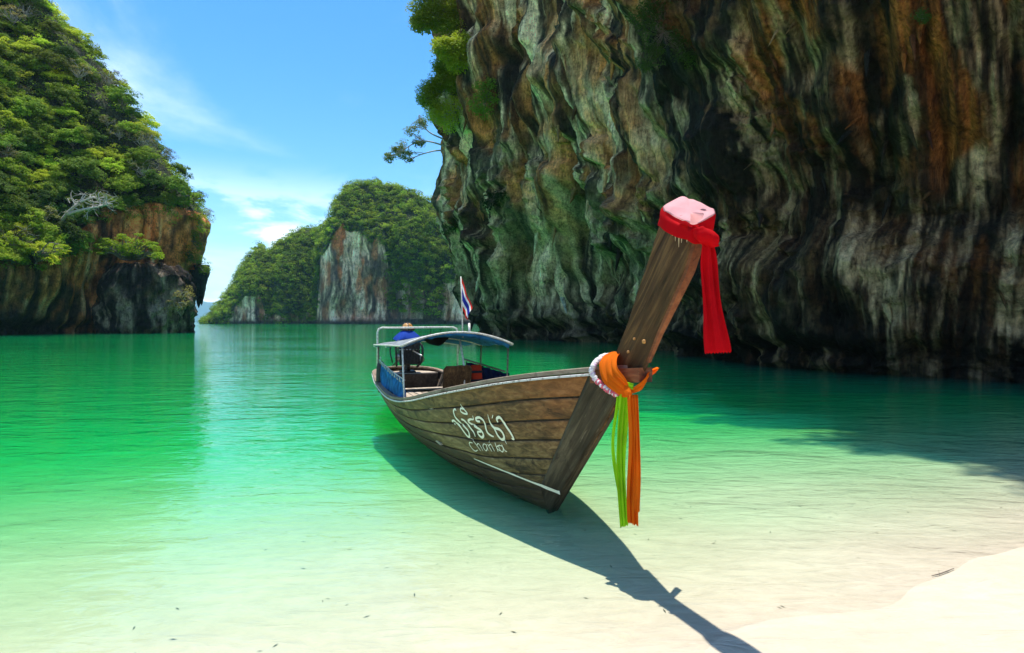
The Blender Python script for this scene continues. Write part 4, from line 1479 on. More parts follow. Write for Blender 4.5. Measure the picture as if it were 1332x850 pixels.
# ================================================================== SASHES ON THE PROW
def ribbon(name, path, wid, mat, parent, folds=3.0, amp=.012, n=60, m=25, twist=0.0, taper=None, seed=0, thick=.004):
    """pleated strip: path points with a width vector at each"""
    P = [np.array(p, float) for p in smooth_line([tuple(p) for p in path], 12)]
    Wv = [np.array(p, float) for p in smooth_line([tuple(p) for p in wid], 12)]
    k = len(P)
    L0 = float(np.linalg.norm(P[-1] - P[0]))
    if L0 > .35:                       # hanging ends sway and turn a little
        for i in range(k):
            f = i / (k - 1)
            P[i] = P[i] + np.array((.014 * math.sin(f * 5 + seed * 3), .012 * math.sin(f * 4 + seed), 0)) * math.sin(math.pi * min(1, f * 1.4) / 2)
            an = .55 * math.sin(f * 3.4 + seed * 2)
            w0 = Wv[i].copy()
            Wv[i] = np.array((w0[0] * math.cos(an) - w0[1] * math.sin(an), w0[0] * math.sin(an) + w0[1] * math.cos(an), w0[2])) * (1 + .18 * math.sin(f * 7 + seed))
    g = np.zeros((k, m, 3))
    for i in range(k):
        tg = P[min(i + 1, k - 1)] - P[max(i - 1, 0)]
        tg /= np.linalg.norm(tg) + 1e-9
        nn = np.cross(tg, Wv[i]); nn /= np.linalg.norm(nn) + 1e-9
        f = i / (k - 1)
        for j in range(m):
            q = j / (m - 1) - .5
            ph = seed + .8 * math.sin(f * 3.0 + seed)
            dz = amp * (math.sin(2 * math.pi * folds * q + ph) + .5 * math.sin(2 * math.pi * folds * 2.3 * q + 2 * ph + f * 2)) * (0.55 + .45 * math.sin(f * 2.2 + seed))
            g[i, j] = P[i] + Wv[i] * (q + .012 * math.sin(f * 7 + j)) + nn * dz
            if L0 > .35 and f > .85: g[i, j, 2] -= (f - .85) / .15 * (.035 * q * math.sin(seed * 5 + 1) + .006 * math.sin(j * 2.3))
    me = mesh_np(name, g, grid_faces(k, m))
    o = link(name, me, M[mat], parent)
    so = o.modifiers.new('thickness', 'SOLIDIFY'); so.thickness = thick
    return o


def cloth_root(name, at_local, label, cat):
    e = empty(name, Wp(at_local), (0, 0, BROT))
    tag(e, label, cat)
    return e


# red cap over the top of the prow
pf, pa = prow_secs[-1][0], prow_secs[-1][1]
ct = Vector(((pf[0] + pa[0]) / 2, 0, (pf[1] + pa[1]) / 2))
rc = cloth_root('red_scarf', ct, 'red cloth tied over the top of the prow with one long hanging end', 'sash')
dl = Vector((pf[0] - pa[0], 0, pf[1] - pa[1]))
hl0 = dl.length / 2
dl.normalize()
up = Vector((-dl.z, 0, dl.x)).normalized()                   # along the prow, upwards
nA, rings = 56, []
mid = ct.copy()
hl, hy = hl0 + .020, .08 + .022
for k, (h_, sc_) in enumerate(((-.065, 1.02), (-.055, 1.05), (-.03, 1.05), (.0, 1.05), (.03, 1.05), (.06, 1.05), (.085, 1.03), (.098, .99), (.104, .92), (.107, .6), (.109, .15))):
    ring = []
    for i in range(nA):
        an = 2 * math.pi * i / nA
        e = .55
        a_ = math.copysign(abs(math.cos(an)) ** e, math.cos(an)); b_ = math.copysign(abs(math.sin(an)) ** e, math.sin(an))
        wr = 1 + .025 * math.sin(an * 6 + h_ * 30) * (h_ < .09) + .02 * math.sin(an * 3 + h_ * 40) * (h_ < .09)
        hh_ = h_ + (-.02 * a_ - .01 if h_ < .02 else .0) + .006 * math.sin(an * 5 + k) * (h_ < .09)
        q = mid + dl * (a_ * hl * sc_ * (1 + .012 * math.sin(an * 9 + k) * (h_ < .09))) + Vector((0, b_ * hy * sc_ * wr, 0)) + up * (hh_ - .015 * a_ * (h_ > .05) + (.53 * b_ * hy * sc_ - .06 * a_ * hl * sc_ + .0045 * math.sin(8 * a_ * sc_ + 3 * b_ * sc_) + .003 * math.sin(17 * a_ * sc_ - 4 * b_ * sc_)) * float(sstep(h_, .0, .09)))
        ring.append(q - ct)
    rings.append(ring)
MB().sweep(rings[:8], False).build('cap_band', M['red_matte'], rc, True)
MB().sweep(rings[7:]).build('cap_top', M['sunlit_red_cloth'], rc, True)  # same red cloth, its sunlit top painted pale
kf = on_plane(917, 308, -.05) - ct
mb = MB(); secs = []
for i in range(12):
    f = i / 11
    r_ = .062 * (math.sin(math.pi * min(max(f, .08), .92)) ** .5)
    cc = kf + Vector((.035 * f - .01, -.045 + .10 * f, .06 - .13 * f))
    secs.append([cc + (Vector((math.cos(a_), 0, math.sin(a_) * .3)) + Vector((0, math.sin(a_), 0))) * r_ * (1 + .14 * math.sin(5 * a_ + f * 6)) for a_ in np.linspace(0, 2 * math.pi, 22, endpoint=False)])
mb.sweep(secs).build('knot', M['red_matte'], rc, True)
a_ = on_plane(921, 316, -.03) - ct; b_ = on_plane(923, 350, -.03) - ct; c_ = on_plane(929, 410, -.02) - ct; d_ = on_plane(934, 459, -.01) - ct
wv_ = Vector((.03, .15, 0)).normalized()
ribbon('tail', [a_, b_, c_, d_], [wv_ * .09 + Vector((0, 0, .0)), wv_ * .12, wv_ * .135, wv_ * .14], 'red_matte', rc, 1.6, .013, seed=1.0)
# torn white rag ends under the cap
for px_, py_, L_ in ((874, 301, .035), (878, 303, .06), (882.5, 306, .085), (886, 307, .05), (893, 310, .03)):
    q = on_plane(px_, py_, -.088) - ct
    mb = MB()
    mb.add([q + Vector((0, 0, .012)), q + Vector((.014, 0, .008)), q + Vector((.006, 0, -L_))], [(0, 1, 2)])
    so = mb.build('loose_thread', M['cream_cloth'], rc).modifiers.new('thickness', 'SOLIDIFY'); so.thickness = .003

# orange sash
kn = on_plane(820, 510, -.10)
oc = cloth_root('orange_scarf', kn, 'orange sash knotted round the bow with two hanging ends', 'sash')
p0 = on_plane(799, 459, -.02); p0.y = .02
p1 = on_plane(790, 466, -.15); p2 = on_plane(793, 487, -.20); p3 = on_plane(810, 503, -.15)
Q = lambda p: p - kn
ribbon('wrap', [Q(p0) + Vector((-.03, .12, -.02)), Q(p0), Q(p1), Q(p2), Q(p3), Q(kn)],
       [(.16, .0, .02), (.18, .0, .03), (.20, 0, .09), (.19, 0, .19), (.09, 0, .17), (.03, 0, .08)], 'orange_cloth', oc, 3.2, .012, seed=.4)
r0 = on_plane(844, 488, .06); r1 = on_plane(836, 500, -.04)
ribbon('wrap', [Q(r0) + Vector((-.10, .14, .03)), Q(r0), Q(r1), Q(kn)], [(.05, 0, .05), (.035, 0, .075), (.06, 0, .095), (.03, 0, .05)], 'orange_cloth', oc, 2.6, .010, seed=2.2)
mb = MB(); secs = []
for i in range(12):
    f = i / 11
    r_ = .034 * (math.sin(math.pi * min(max(f, .08), .92)) ** .5)
    cc = Vector((-.02 + .06 * f, -.03, .02 - .03 * f))
    secs.append([cc + Vector((0, math.cos(a_), math.sin(a_))) * r_ * (1 + .16 * math.sin(4 * a_ + f * 5)) for a_ in np.linspace(0, 2 * math.pi, 20, endpoint=False)])
mb.sweep(secs).build('knot', M['orange_cloth'], oc, True)
va = Vector((.25, .95, 0)).normalized()
e0, e1, e2 = on_plane(822, 514, -.11), on_plane(823, 590, -.10), on_plane(825, 682, -.09)
ribbon('tail', [Q(e0), Q(e1), Q(e2)], [va * .07, va * .095, va * .075], 'orange_cloth', oc, 2.4, .016, seed=.3)
e0, e1, e2 = on_plane(826, 514, -.085), on_plane(828.5, 590, -.07), on_plane(830.5, 667, -.06)
ribbon('tail', [Q(e0), Q(e1), Q(e2)], [va * .035, va * .05, va * .045], 'orange_cloth', oc, 1.4, .010, seed=1.7)

# green sash hanging behind the orange one
kg = on_plane(812, 506, -.09)
gc = cloth_root('green_scarf', kg, 'lime green sash hanging from the bow beside the orange one', 'sash')
Q2 = lambda p: p - kg
e0, e1, e2 = on_plane(811, 503, -.105), on_plane(808, 590, -.11), on_plane(812, 684, -.10)
ribbon('tail', [Q2(e0), Q2(e1), Q2(e2)], [va * .075, va * .085, va * .055], 'green_cloth', gc, 2.2, .015, seed=.9)
e0, e1, e2 = on_plane(804, 512, -.10), on_plane(800, 580, -.105), on_plane(806, 655, -.10)
ribbon('tail', [Q2(e0), Q2(e1), Q2(e2)], [va * .02, va * .03, va * .03], 'green_cloth', gc, 1.2, .008, seed=2.9)
g0, g1, g2 = on_plane(806, 500, -.13), on_plane(816, 502, -.125), on_plane(824, 503, -.09)
ribbon('wrap', [Q2(g0), Q2(g1), Q2(g2)], [(0, 0, .045), (0, 0, .05), (0, 0, .04)], 'green_cloth', gc, 1.6, .008, seed=.2)

# white and pink flower garland looped below it
gp = [on_plane(792, 462, .06), on_plane(780, 468, -.12), on_plane(773, 478, -.205), on_plane(772, 486, -.215), on_plane(778, 495, -.20), on_plane(787, 503, -.175), on_plane(796, 510, -.15), on_plane(806, 513, -.12)]
ga = cloth_root('flower_garland', gp[3], 'white and pink flower garland looped round the bow under the orange sash', 'garland')
line = smooth_line([tuple(p) for p in gp], 7)
for i, p in enumerate(line):
    f = i / (len(line) - 1)
    m_ = 'white_cloth' if f < .55 else ('pink_petal' if (i % 3) else 'white_cloth')
    if .25 < f < .55 and i % 4 == 1: m_ = 'lilac_petal'
    mb = MB()
    q = Vector(p) - gp[3]
    pr = []
    r_ = .028 if f < .5 else .024
    for a2 in range(5):
        v_ = a2 / 4 * math.pi
        pr.append((max(.004, r_ * math.sin(v_) * (1 + .18 * math.sin(i * 3 + a2))), -r_ * .8 * math.cos(v_)))
    mb.lathe(q + Vector((rs.uniform(-.008, .008), -.012, rs.uniform(-.008, .008))), pr, 9, Vector((rs.uniform(-1, 1), -1, rs.uniform(-1, 1))).normalized())
    mb.build('blossom', M[m_], ga, True)

# ================================================================== VEGETATION
def leaf_material(name, lo, hi, trans=0.48, attr=None):
    t = NT(name)
    geo = t.n('ShaderNodeNewGeometry')
    info = t.n('ShaderNodeObjectInfo')
    if attr:
        at = t.n('ShaderNodeAttribute', attribute_name=attr)
        sp = t.n('ShaderNodeSeparateColor'); t.put(sp.inputs[0], at.outputs['Color'])
        tree_r, hue = sp.outputs[0], sp.outputs[1]
    else:
        tree_r, hue = info.outputs['Random'], t.math('FRACT', t.math('MULTIPLY', info.outputs['Random'], 7.31))
    k = t.math('ADD', t.math('MULTIPLY', geo.outputs['Random Per Island'], 0.5), t.math('MULTIPLY', tree_r, 0.5))
    c = t.mix(k, lo, hi)
    hs = t.n('ShaderNodeHueSaturation')
    t.put(hs.inputs['Hue'], t.rng(hue, 0, 1, 0.485, 0.525, smooth=False))
    t.put(hs.inputs['Value'], t.rng(tree_r, 0, 1, 0.7, 1.85, smooth=False))
    t.put(hs.inputs['Color'], c)
    df = t.bsdf(hs.outputs[0], 0.6, None, 0.12)
    tl = t.n('ShaderNodeBsdfTranslucent'); t.put(tl.inputs[0], hs.outputs[0])
    mx = t.n('ShaderNodeMixShader'); mx.inputs[0].default_value = trans
    t.t.links.new(df, mx.inputs[1]); t.t.links.new(tl.outputs[0], mx.inputs[2])
    M[name] = t.done(mx.outputs[0])


leaf_material('leaf_dark', (0.045, 0.095, 0.012), (0.150, 0.220, 0.022))
leaf_material('leaf_mid', (0.110, 0.180, 0.012), (0.260, 0.320, 0.024))
leaf_material('leaf_lime', (0.230, 0.320, 0.012), (0.450, 0.480, 0.035), 0.5)
leaf_material('leaf_olive', (0.120, 0.125, 0.030), (0.260, 0.225, 0.060))
leaf_material('leaf_shaded', (0.018, 0.036, 0.008), (0.050, 0.075, 0.016), 0.35)  # darker leaf copy for the wall plants, the shade put into its colour
leaf_material('leaf_forest', (0.050, 0.110, 0.010), (0.240, 0.320, 0.022), 0.5, 'tint')
simple('bark', (0.16, 0.13, 0.10), 0.8, 0.4, 6, 0, 0.4)
simple('pale_bark', (0.40, 0.36, 0.31), 0.8, 0.3, 6)


def unit(rs, n):
    d = rs.normal(size=(n, 3))
    return d / np.linalg.norm(d, axis=1)[:, None]


def leaf_quads(P, N, size, rs, aspect=0.55, droop=0.15):
    """one bent leaf blade per point"""
    n = len(P)
    T = np.cross(N, unit(rs, n)); T /= np.linalg.norm(T, axis=1)[:, None] + 1e-9
    S = np.cross(N, T)
    L = size * rs.uniform(0.65, 1.35, n)[:, None]
    a = P - T * L * 0.5
    b = P + S * L * aspect * 0.5 + N * L * droop * 0.5
    c = P + T * L * 0.5 - N * L * droop * 0.4
    d = P - S * L * aspect * 0.5 + N * L * droop * 0.5
    V = np.stack([a, b, c, d], 1).reshape(-1, 3)
    F = np.arange(4 * n).reshape(-1, 4)
    return V, F


def clump_leaves(C, rad, per, size, rs, flat=0.6):
    n = len(C) * per
    Cc = np.repeat(C, per, 0); rr = np.repeat(rad, per)[:, None]
    d = unit(rs, n)
    d[:, 2] = np.abs(d[:, 2]) * np.where(rs.rand(n) < 0.8, 1, -0.6)
    q = rs.uniform(0.25, 1.0, n)[:, None] ** 0.5
    P = Cc + d * rr * q * np.array((1, 1, flat))
    N = d * 0.7 + np.array((0, 0, 0.75)) + 0.55 * unit(rs, n)
    N /= np.linalg.norm(N, axis=1)[:, None]
    return leaf_quads(P, N, size, rs)


def limb_mesh(limbs, sides=6):
    mb = MB()
    for pts_, r0, r1 in limbs:
        L = smooth_line([tuple(p) for p in pts_], 3)
        k = len(L)
        mb.tube(L, [r0 + (r1 - r0) * i / (k - 1) for i in range(k)], sides)
    return mb


def tree_meshes(seed, Rr=2.4, Ht=2.0, nc=34, per=46, leaf=0.34, zs=0.75, flat=0.55, rcl=0.30, twigs=0):
    rs = np.random.RandomState(seed)
    d = unit(rs, nc)
    d[:, 2] = np.abs(d[:, 2]) - 0.25 * (rs.rand(nc) < 0.45)
    lob = 1 + 0.28 * np.sin(3 * np.arctan2(d[:, 1], d[:, 0]) + seed) * rs.uniform(0.3, 1, nc)
    C = d * (Rr * rs.uniform(0.45, 1.0, nc) * lob)[:, None] * np.array((1, 1, zs)) + np.array((0, 0, Ht + 0.25 * Rr))
    rad = Rr * rcl * rs.uniform(0.7, 1.35, nc)
    V, F = clump_leaves(C, rad, per, leaf, rs, flat)
    crown = mesh_np('crown', V, F, smooth=False)
    fork = np.array((rs.uniform(-.2, .2), rs.uniform(-.2, .2), Ht * 0.75))
    limbs = [([(0, 0, -0.8), fork * 0.5 + rs.normal(0, .08, 3), fork], Rr * 0.055, Rr * 0.04)]
    for i in rs.choice(nc, min(nc, 12 + twigs), replace=False):
        m_ = fork + (C[i] - fork) * 0.5 + rs.normal(0, 0.12 * Rr, 3) + np.array((0, 0, 0.1 * Rr))
        limbs.append(([fork, m_, C[i]], Rr * 0.026, Rr * 0.006))
    for i in range(twigs):
        j = rs.randint(nc)
        e = C[j] + unit(rs, 1)[0] * Rr * 0.45
        limbs.append(([C[j], (C[j] + e) / 2 + rs.normal(0, .1, 3), e], Rr * 0.01, Rr * 0.003))
    mb = limb_mesh(limbs)
    me = bpy.data.meshes.new('trunk'); me.from_pydata(mb.v, [], mb.f); me.update()
    me.polygons.foreach_set('use_smooth', [True] * len(me.polygons))
    return me, crown


def plant_tree(name, meshes, loc, rot, sc_, leafmat, barkmat, label, cat, group=None):
    tr, cr = meshes
    e = empty(name, loc, rot)
    e.scale = (sc_, sc_, sc_ )
    tag(e, label, cat, group)
    a_ = link('trunk', tr, None, e); b_ = link('crown', cr, None, e)
    for o, m_ in ((a_, barkmat), (b_, leafmat)):
        if len(o.data.materials) == 0: o.data.materials.append(M[m_])
    return e


KINDS = [
    ('leaf_dark', 'bark', 'dark green round-crowned tree growing on the slope of the wooded headland', 'broadleaf_tree',
     [tree_meshes(s, 2.4, 1.6, 46, 64, 0.30, 0.85, 0.75, 0.29) for s in (1, 2, 3)]),
    ('leaf_mid', 'bark', 'mid green layered tree growing on the slope of the wooded headland', 'broadleaf_tree',
     [tree_meshes(s, 2.5, 1.5, 42, 64, 0.30, 0.75, 0.62, 0.31) for s in (4, 5, 6)]),
    ('leaf_lime', 'bark', 'sunlit yellow-green tree growing on the slope of the wooded headland', 'broadleaf_tree',
     [tree_meshes(s, 2.2, 1.4, 36, 62, 0.27, 0.70, 0.60, 0.31) for s in (7, 8)]),
    ('leaf_olive', 'pale_bark', 'thin olive brown tree on the slope of the wooded headland', 'sparse_tree',
     [tree_meshes(s, 2.3, 1.8, 26, 30, 0.22, 0.8, 0.6, 0.26, 40) for s in (9, 10)]),
]
rs = np.random.RandomState(21)
# surface frame of the headland
dU = np.gradient(VL, axis=0); dV = np.gradient(VL, axis=1)
NL = np.cross(dU, dV); NL /= np.linalg.norm(NL, axis=2)[..., None] + 1e-9
if (NL[:, HEAD_NW + 40:, 2].mean()) < 0: NL = -NL
pxL, pyL = proj(VL)
view = np.array(CAM) - VL; view /= np.linalg.norm(view, axis=2)[..., None]
facing = (NL * view).sum(2)
ok = (np.arange(VL.shape[1])[None, :] >= HEAD_NW - 3) & (facing > -0.22) & (pxL > -45) & (pxL < 330) & (pyL > -60)
cand = np.argwhere(ok)
rs.shuffle(cand)
chosen = []
cpx = []
for i, j in cand:
    p = (pxL[i, j], pyL[i, j])
    if all((p[0] - q[0]) ** 2 + (p[1] - q[1]) ** 2 > 13.2 ** 2 for q in cpx):
        cpx.append(p); chosen.append((i, j))
    if len(chosen) >= 285: break
for n, (i, j) in enumerate(chosen):
    p = VL[i, j]; nn = NL[i, j]
    kn_ = PN(p[0] * 0.09, p[1] * 0.09, p[2] * 0.09) + rs.uniform(-.45, .45)
    k = 0 if kn_ < -0.12 else (1 if kn_ < 0.22 else 2)
    if rs.rand() < 0.09: k = 3
    lm, bk_, lab, nm, arch = KINDS[k]
    ax_ = Vector((0, 0, 1)).lerp(Vector(nn), 0.35).normalized()
    q_ = Vector((0, 0, 1)).rotation_difference(ax_).to_matrix() @ Matrix.Rotation(rs.uniform(0, 6.28), 3, 'Z')
    size = rs.uniform(0.62, 1.15)
    hz = (j - HEAD_NW) / (VL.shape[1] - HEAD_NW)
    edge = facing[i, j] < 0.12
    where = 'on the skyline edge of the wooded headland' if edge else ('just above the orange rock face of the headland' if hz < 0.1 else ('midway up the wooded headland slope' if hz < 0.35 else 'high on the wooded headland slope'))
    lab2 = ('small ' if size < 0.8 else ('large ' if size > 0.98 else '')) + lab.split(' growing')[0].split(' on the slope')[0] + ' ' + where
    plant_tree(nm, arch[rs.randint(len(arch))], Vector(p) - Vector(nn) * 0.5, q_.to_euler(), size, lm, bk_, lab2, 'tree', 'trees on the wooded headland')

# undergrowth that covers the slope between the trees, and hangs over the lip
def shrub_cover(name, pos, nrm_, rad, per, leaf, mat, label, rs, flat=0.6, parent=None):
    C = pos + nrm_ * (rad * 0.45)[:, None]
    V, F = clump_leaves(C, rad, per, leaf, rs, flat)
    me = mesh_np(name, V, F, smooth=False)
    tint = np.repeat(np.stack([rs.rand(len(C)), rs.rand(len(C)), 0 * rad], 1), per * 4, 0)
    set_col(me, 'tint', tint)
    o = link(name, me, M[mat], parent)
    tag(o, label, kind='stuff')
    return o


sel = cand[:2600]
P = VL[sel[:, 0], sel[:, 1]]; N = NL[sel[:, 0], sel[:, 1]]
shrub_cover('undergrowth', P, N, rs.uniform(0.6, 1.5, len(P)), 34, 0.30, 'leaf_forest', 'low green undergrowth covering the wooded headland between its trees', rs)

# ---- special plants of the headland and its crag
def at_cliff(Vg, px_, py_, r_=9.0):
    """a point of the rock where a sight line meets it: the nearest skin found round that line"""
    a_, b_ = proj(Vg)
    m_ = ((a_ - px_) ** 2 + (b_ - py_) ** 2 < r_ * r_) & (Vg[..., 1] > 5)
    if not m_.any():
        return at_cliff(Vg, px_, py_, r_ * 1.6)
    return pt(px_, py_, float(np.percentile(Vg[..., 1][m_], 6)))


def bushy(name, label, cat, centres, rad, per, leaf, leafmat, barkmat, root, seed, flat=0.55, group=None, extra=0, twig=0.03, spines=None):
    """a plant set out by the places of its leaf clumps, with limbs reaching each from the root or the nearest main branch"""
    rs = np.random.RandomState(seed)
    root = np.array(root, float)
    C = np.array([list(c) for c in centres], float) - root
    rad = np.full(len(C), rad) * rs.uniform(.75, 1.3, len(C))
    V, F = clump_leaves(C, rad, per, leaf, rs, flat)
    limbs = []
    span = np.linalg.norm(C, axis=1).max()
    joints = [np.zeros(3)]
    if spines:
        joints = []
        for sp in spines:
            L = [np.array(p, float) - root for p in sp]
            limbs.append((L, span * twig * 1.6, span * twig * .5))
            joints += [np.array(p) for p in smooth_line([tuple(q) for q in L], 4)]
    J = np.array(joints)

    def limb(c, r0, r1, jit=0.05):
        j = J[np.argmin(np.linalg.norm(J - c, axis=1) + 0.35 * span * rs.rand(len(J)) * (len(J) > 1))]
        L = np.linalg.norm(c - j)
        m1 = j + (c - j) * .35 + rs.normal(0, jit * L + .02, 3); m2 = j + (c - j) * .7 + rs.normal(0, jit * L + .02, 3) + np.array((0, 0, .08 * L))
        limbs.append(([j, m1, m2, c], r0, r1))
    for c in C:
        limb(c, span * twig * .7, span * twig * .15)
    for k in range(extra):
        c = C[rs.randint(len(C))]
        e = c + unit(rs, 1)[0] * span * rs.uniform(.06, .22)
        limbs.append(([c, (c + e) / 2 + rs.normal(0, .03 * span, 3), e], span * twig * .22, span * twig * .08))
    e_ = empty(name, root)
    tag(e_, label, cat, group)
    mb = limb_mesh(limbs, 5)
    mb.build('trunk', M[barkmat], e_, True)
    link('crown', mesh_np('crown', V, F, False), M[leafmat], e_)
    return e_


def blob(pts_px, d, n, seed, dd=1.0):
    """n clump places scattered through a patch given by (px, py, r) discs at distance d"""
    rs = np.random.RandomState(seed)
    out = []
    for k in range(n):
        a_, b_, r_ = pts_px[rs.randint(len(pts_px))]
        an, q = rs.uniform(0, 6.28), rs.rand() ** .5
        out.append(pt(a_ + r_ * q * math.cos(an), b_ + r_ * q * math.sin(an), d + rs.uniform(-dd, dd)))
    return out


bushy('lime_shrub', 'bright lime green shrub spreading over the top of the dark crag', 'shrub',
      blob([(134, 322, 10), (142, 320, 12), (160, 315, 11), (180, 311, 9), (196, 324, 12), (170, 325, 12), (208, 330, 7)], 92.5, 56, 3, 2.2), .95, 100, .26, 'leaf_lime', 'bark', pt(172, 338, 95), 31, .45)
bushy('hanging_shrub', 'yellowish shrub clinging to the right side of the dark crag', 'shrub',
      blob([(228, 385, 12), (236, 396, 10), (222, 400, 9), (210, 400, 6), (215, 412, 6), (244, 380, 6)], 93, 30, 4, 1.2), .75, 46, .24, 'leaf_olive', 'pale_bark', pt(226, 398, 95), 32, .7, extra=10)
bushy('lime_branch', 'flat bright green branch reaching out below the headland trees', 'shrub',
      blob([(50, 324, 7), (66, 327, 6), (82, 326, 7), (38, 322, 5)], 80, 22, 5, .8), .6, 46, .22, 'leaf_lime', 'bark', pt(46, 332, 82), 33, .35)
bushy('bare_tree', 'leafless pale branched tree leaning over the orange rock face', 'tree',
      blob([(90, 268, 10), (112, 262, 12), (132, 258, 9), (120, 275, 10), (140, 266, 5)], 86, 26, 6, 1.5), .5, 5, .2, 'leaf_olive', 'pale_bark', pt(84, 285, 89), 34, .6, extra=60, twig=.016, spines=[[pt(78, 290, 88), pt(90, 275, 86.5), pt(104, 264, 86), pt(122, 256, 85.5)], [pt(86, 280, 87), pt(104, 274, 85.8), pt(124, 270, 85.4), pt(146, 265, 85)]])
for k, (a_, b_, r_, lm) in enumerate(((262, 290, 9, 'leaf_lime'), (256, 312, 8, 'leaf_mid'), (264, 345, 8, 'leaf_mid'), (255, 262, 9, 'leaf_mid'), (246, 330, 6, 'leaf_dark'), (150, 283, 9, 'leaf_dark'), (190, 272, 10, 'leaf_dark'), (222, 276, 9, 'leaf_mid'))):
    bushy('lip_shrub', ['yellow-green', 'mid green'][lm != 'leaf_lime'] + ' shrub hanging over the lip of the headland above the rock face', 'shrub',
          blob([(a_, b_, r_), (a_ + 4, b_ + 9, r_ * .7), (a_ - 5, b_ - 6, r_ * .8)], 104 if a_ > 230 else 102, 16, 40 + k, 1.2), .8, 48, .25, lm, 'bark', pt(a_ - 7, b_, 106 if a_ > 230 else 104), 50 + k, .8, 'shrubs along the headland lip', 6)

# ---- forest of the far island (one mass)
dU = np.gradient(VI, axis=0); dV = np.gradient(VI, axis=1)
NI = np.cross(dU, dV); NI /= np.linalg.norm(NI, axis=2)[..., None] + 1e-9
sgn = np.sign((NI[..., 1] * -1).mean())
NI = NI * sgn
pxI, pyI = proj(VI)
nwI = 80
jj = np.arange(VI.shape[1])[None, :]
okI = (jj >= nwI - 2) & (jj < VI.shape[1] - 16) & (pxI < 640)
# bushes at the island's foot and on ledges of its wall
foot = (jj >= 34) & (jj < nwI) & (((pxI > 505) & (pxI < 576) & (pyI > 368)) | ((pxI > 340) & (pxI < 415)) | (pxI < 303) | ((pxI > 505) & (PN(pxI * .05, pyI * .05, 2.) > .15)))
low = (jj >= 26) & (jj < nwI) & (((pxI > 508) & (pxI < 572) & (pyI > 378)) | ((pxI > 342) & (pxI < 412) & (pyI < 412)) | (pxI < 303))
candI = np.argwhere(okI | foot | low)
wts = 1.0 / (1 + 0 * candI[:, 0])
# even cover in the picture: weight by the patch area
areaI = np.linalg.norm(np.cross(np.gradient(VI, axis=0), np.gradient(VI, axis=1)), axis=2)
w_ = areaI[candI[:, 0], candI[:, 1]] * np.clip((NI[candI[:, 0], candI[:, 1]] * (np.array(CAM) - VI[candI[:, 0], candI[:, 1]]) / 350.0).sum(1) + .35, .15, 1)
w_ /= w_.sum()
pick = candI[rs.choice(len(candI), 3600, replace=True, p=w_)]
P = VI[pick[:, 0], pick[:, 1]] + rs.normal(0, .5, (len(pick), 3)); N = NI[pick[:, 0], pick[:, 1]] * .6 + np.array((0, 0, .5))
shrub_cover('island_forest', P, N, rs.uniform(1.3, 3.3, len(P)) * (1 + .3 * (rs.rand(len(P)) < .12)), 62, 0.85, 'leaf_forest', 'dense green forest covering the island across the lagoon', rs, .75)

# ---- plants of the overhanging wall on the right
RV = CLIFF_R_V
lab_r = {}
def wall_plant(name, label, discs, n, rad, per, leaf, lm, seed, bark_='bark', flat=.6, extra=6, out=.5, twig=.02, root_px=None, spines=None):
    a_ = np.mean([d_[0] for d_ in discs]); b_ = np.mean([d_[1] for d_ in discs])
    if root_px: a_, b_ = root_px
    hit = at_cliff(RV, a_, b_)
    dd = hit.y - out
    sp = [[pt(x, y, dd + dz) for x, y, dz in L] for L in spines] if spines else None
    return bushy(name, label, 'tree' if 'tree' in name else 'shrub', blob(discs, dd, n, seed, .9 if hit.y > 35 else .3), rad, per, leaf, lm, bark_, hit, seed + 100, flat, None, extra, twig, sp)


wall_plant('leaning_tree', 'small open tree leaning out over the lagoon from the tip of the overhanging wall', [(547, 160, 7), (536, 172, 8), (524, 190, 8), (514, 200, 8), (505, 206, 5), (530, 204, 7), (545, 185, 7)], 84, .5, 36, .22, 'leaf_dark', 71, 'pale_bark', .7, 60, .5, .012, (568, 186), [[(596, 196, 2.5), (578, 190, .6), (556, 184, 0), (540, 186, -.3), (524, 196, -.5), (507, 205, -.6)], [(592, 186, 2.5), (574, 180, .5), (558, 172, 0), (548, 160, -.2), (545, 150, -.3)], [(592, 200, 2.5), (572, 196, .5), (552, 200, 0), (536, 206, -.4)]])
wall_plant('crest_tree', 'leafy green tree on the crest of the overhanging wall against the sky', [(552, 10, 14), (568, 24, 16), (590, 8, 16), (560, -16, 18), (585, 38, 12), (548, 32, 7)], 150, 1.05, 80, .25, 'leaf_mid', 72, 'bark', .7, 20, 3.0, .016, (586, 30))
wall_plant('glowing_shrub', 'sunlit yellow-green shrub on the edge of the overhanging wall', [(560, 118, 9), (572, 108, 10), (582, 98, 10), (556, 132, 6), (575, 88, 7), (590, 110, 7)], 110, .95, 90, .22, 'leaf_lime', 73, 'bark', .7, 8, 3.6, .02, (578, 108))
wall_plant('drooping_shrub', 'dull green shrub with grey twigs below the sunlit shrub on the wall edge', [(560, 145, 8), (570, 142, 10), (585, 150, 10), (580, 165, 9), (595, 135, 9), (565, 155, 6)], 70, .8, 60, .2, 'leaf_mid', 74, 'pale_bark', .9, 50, 3.2, .014, (584, 150))
wall_plant('edge_shrub', 'mid green shrub between the crest tree and the sunlit shrub on the wall edge', [(590, 70, 12), (600, 55, 10), (578, 62, 8), (596, 85, 8)], 90, .95, 80, .24, 'leaf_lime', 83, 'bark', .7, 10, 3.0, .02, (592, 68))
wall_plant('ledge_shrub', 'olive green shrub in a cleft of the overhanging wall', [(628, 122, 11), (640, 112, 9), (632, 146, 10), (618, 140, 9), (640, 130, 8)], 40, .6, 46, .22, 'leaf_dark', 75, 'bark', .8, 10, .5)
wall_plant('cleft_shrub', 'small dark shrub deep in the flowstone folds of the wall', [(640, 262, 9), (650, 254, 5), (632, 268, 5)], 16, .55, 46, .22, 'leaf_shaded', 76, 'bark', .8, 6, .6)
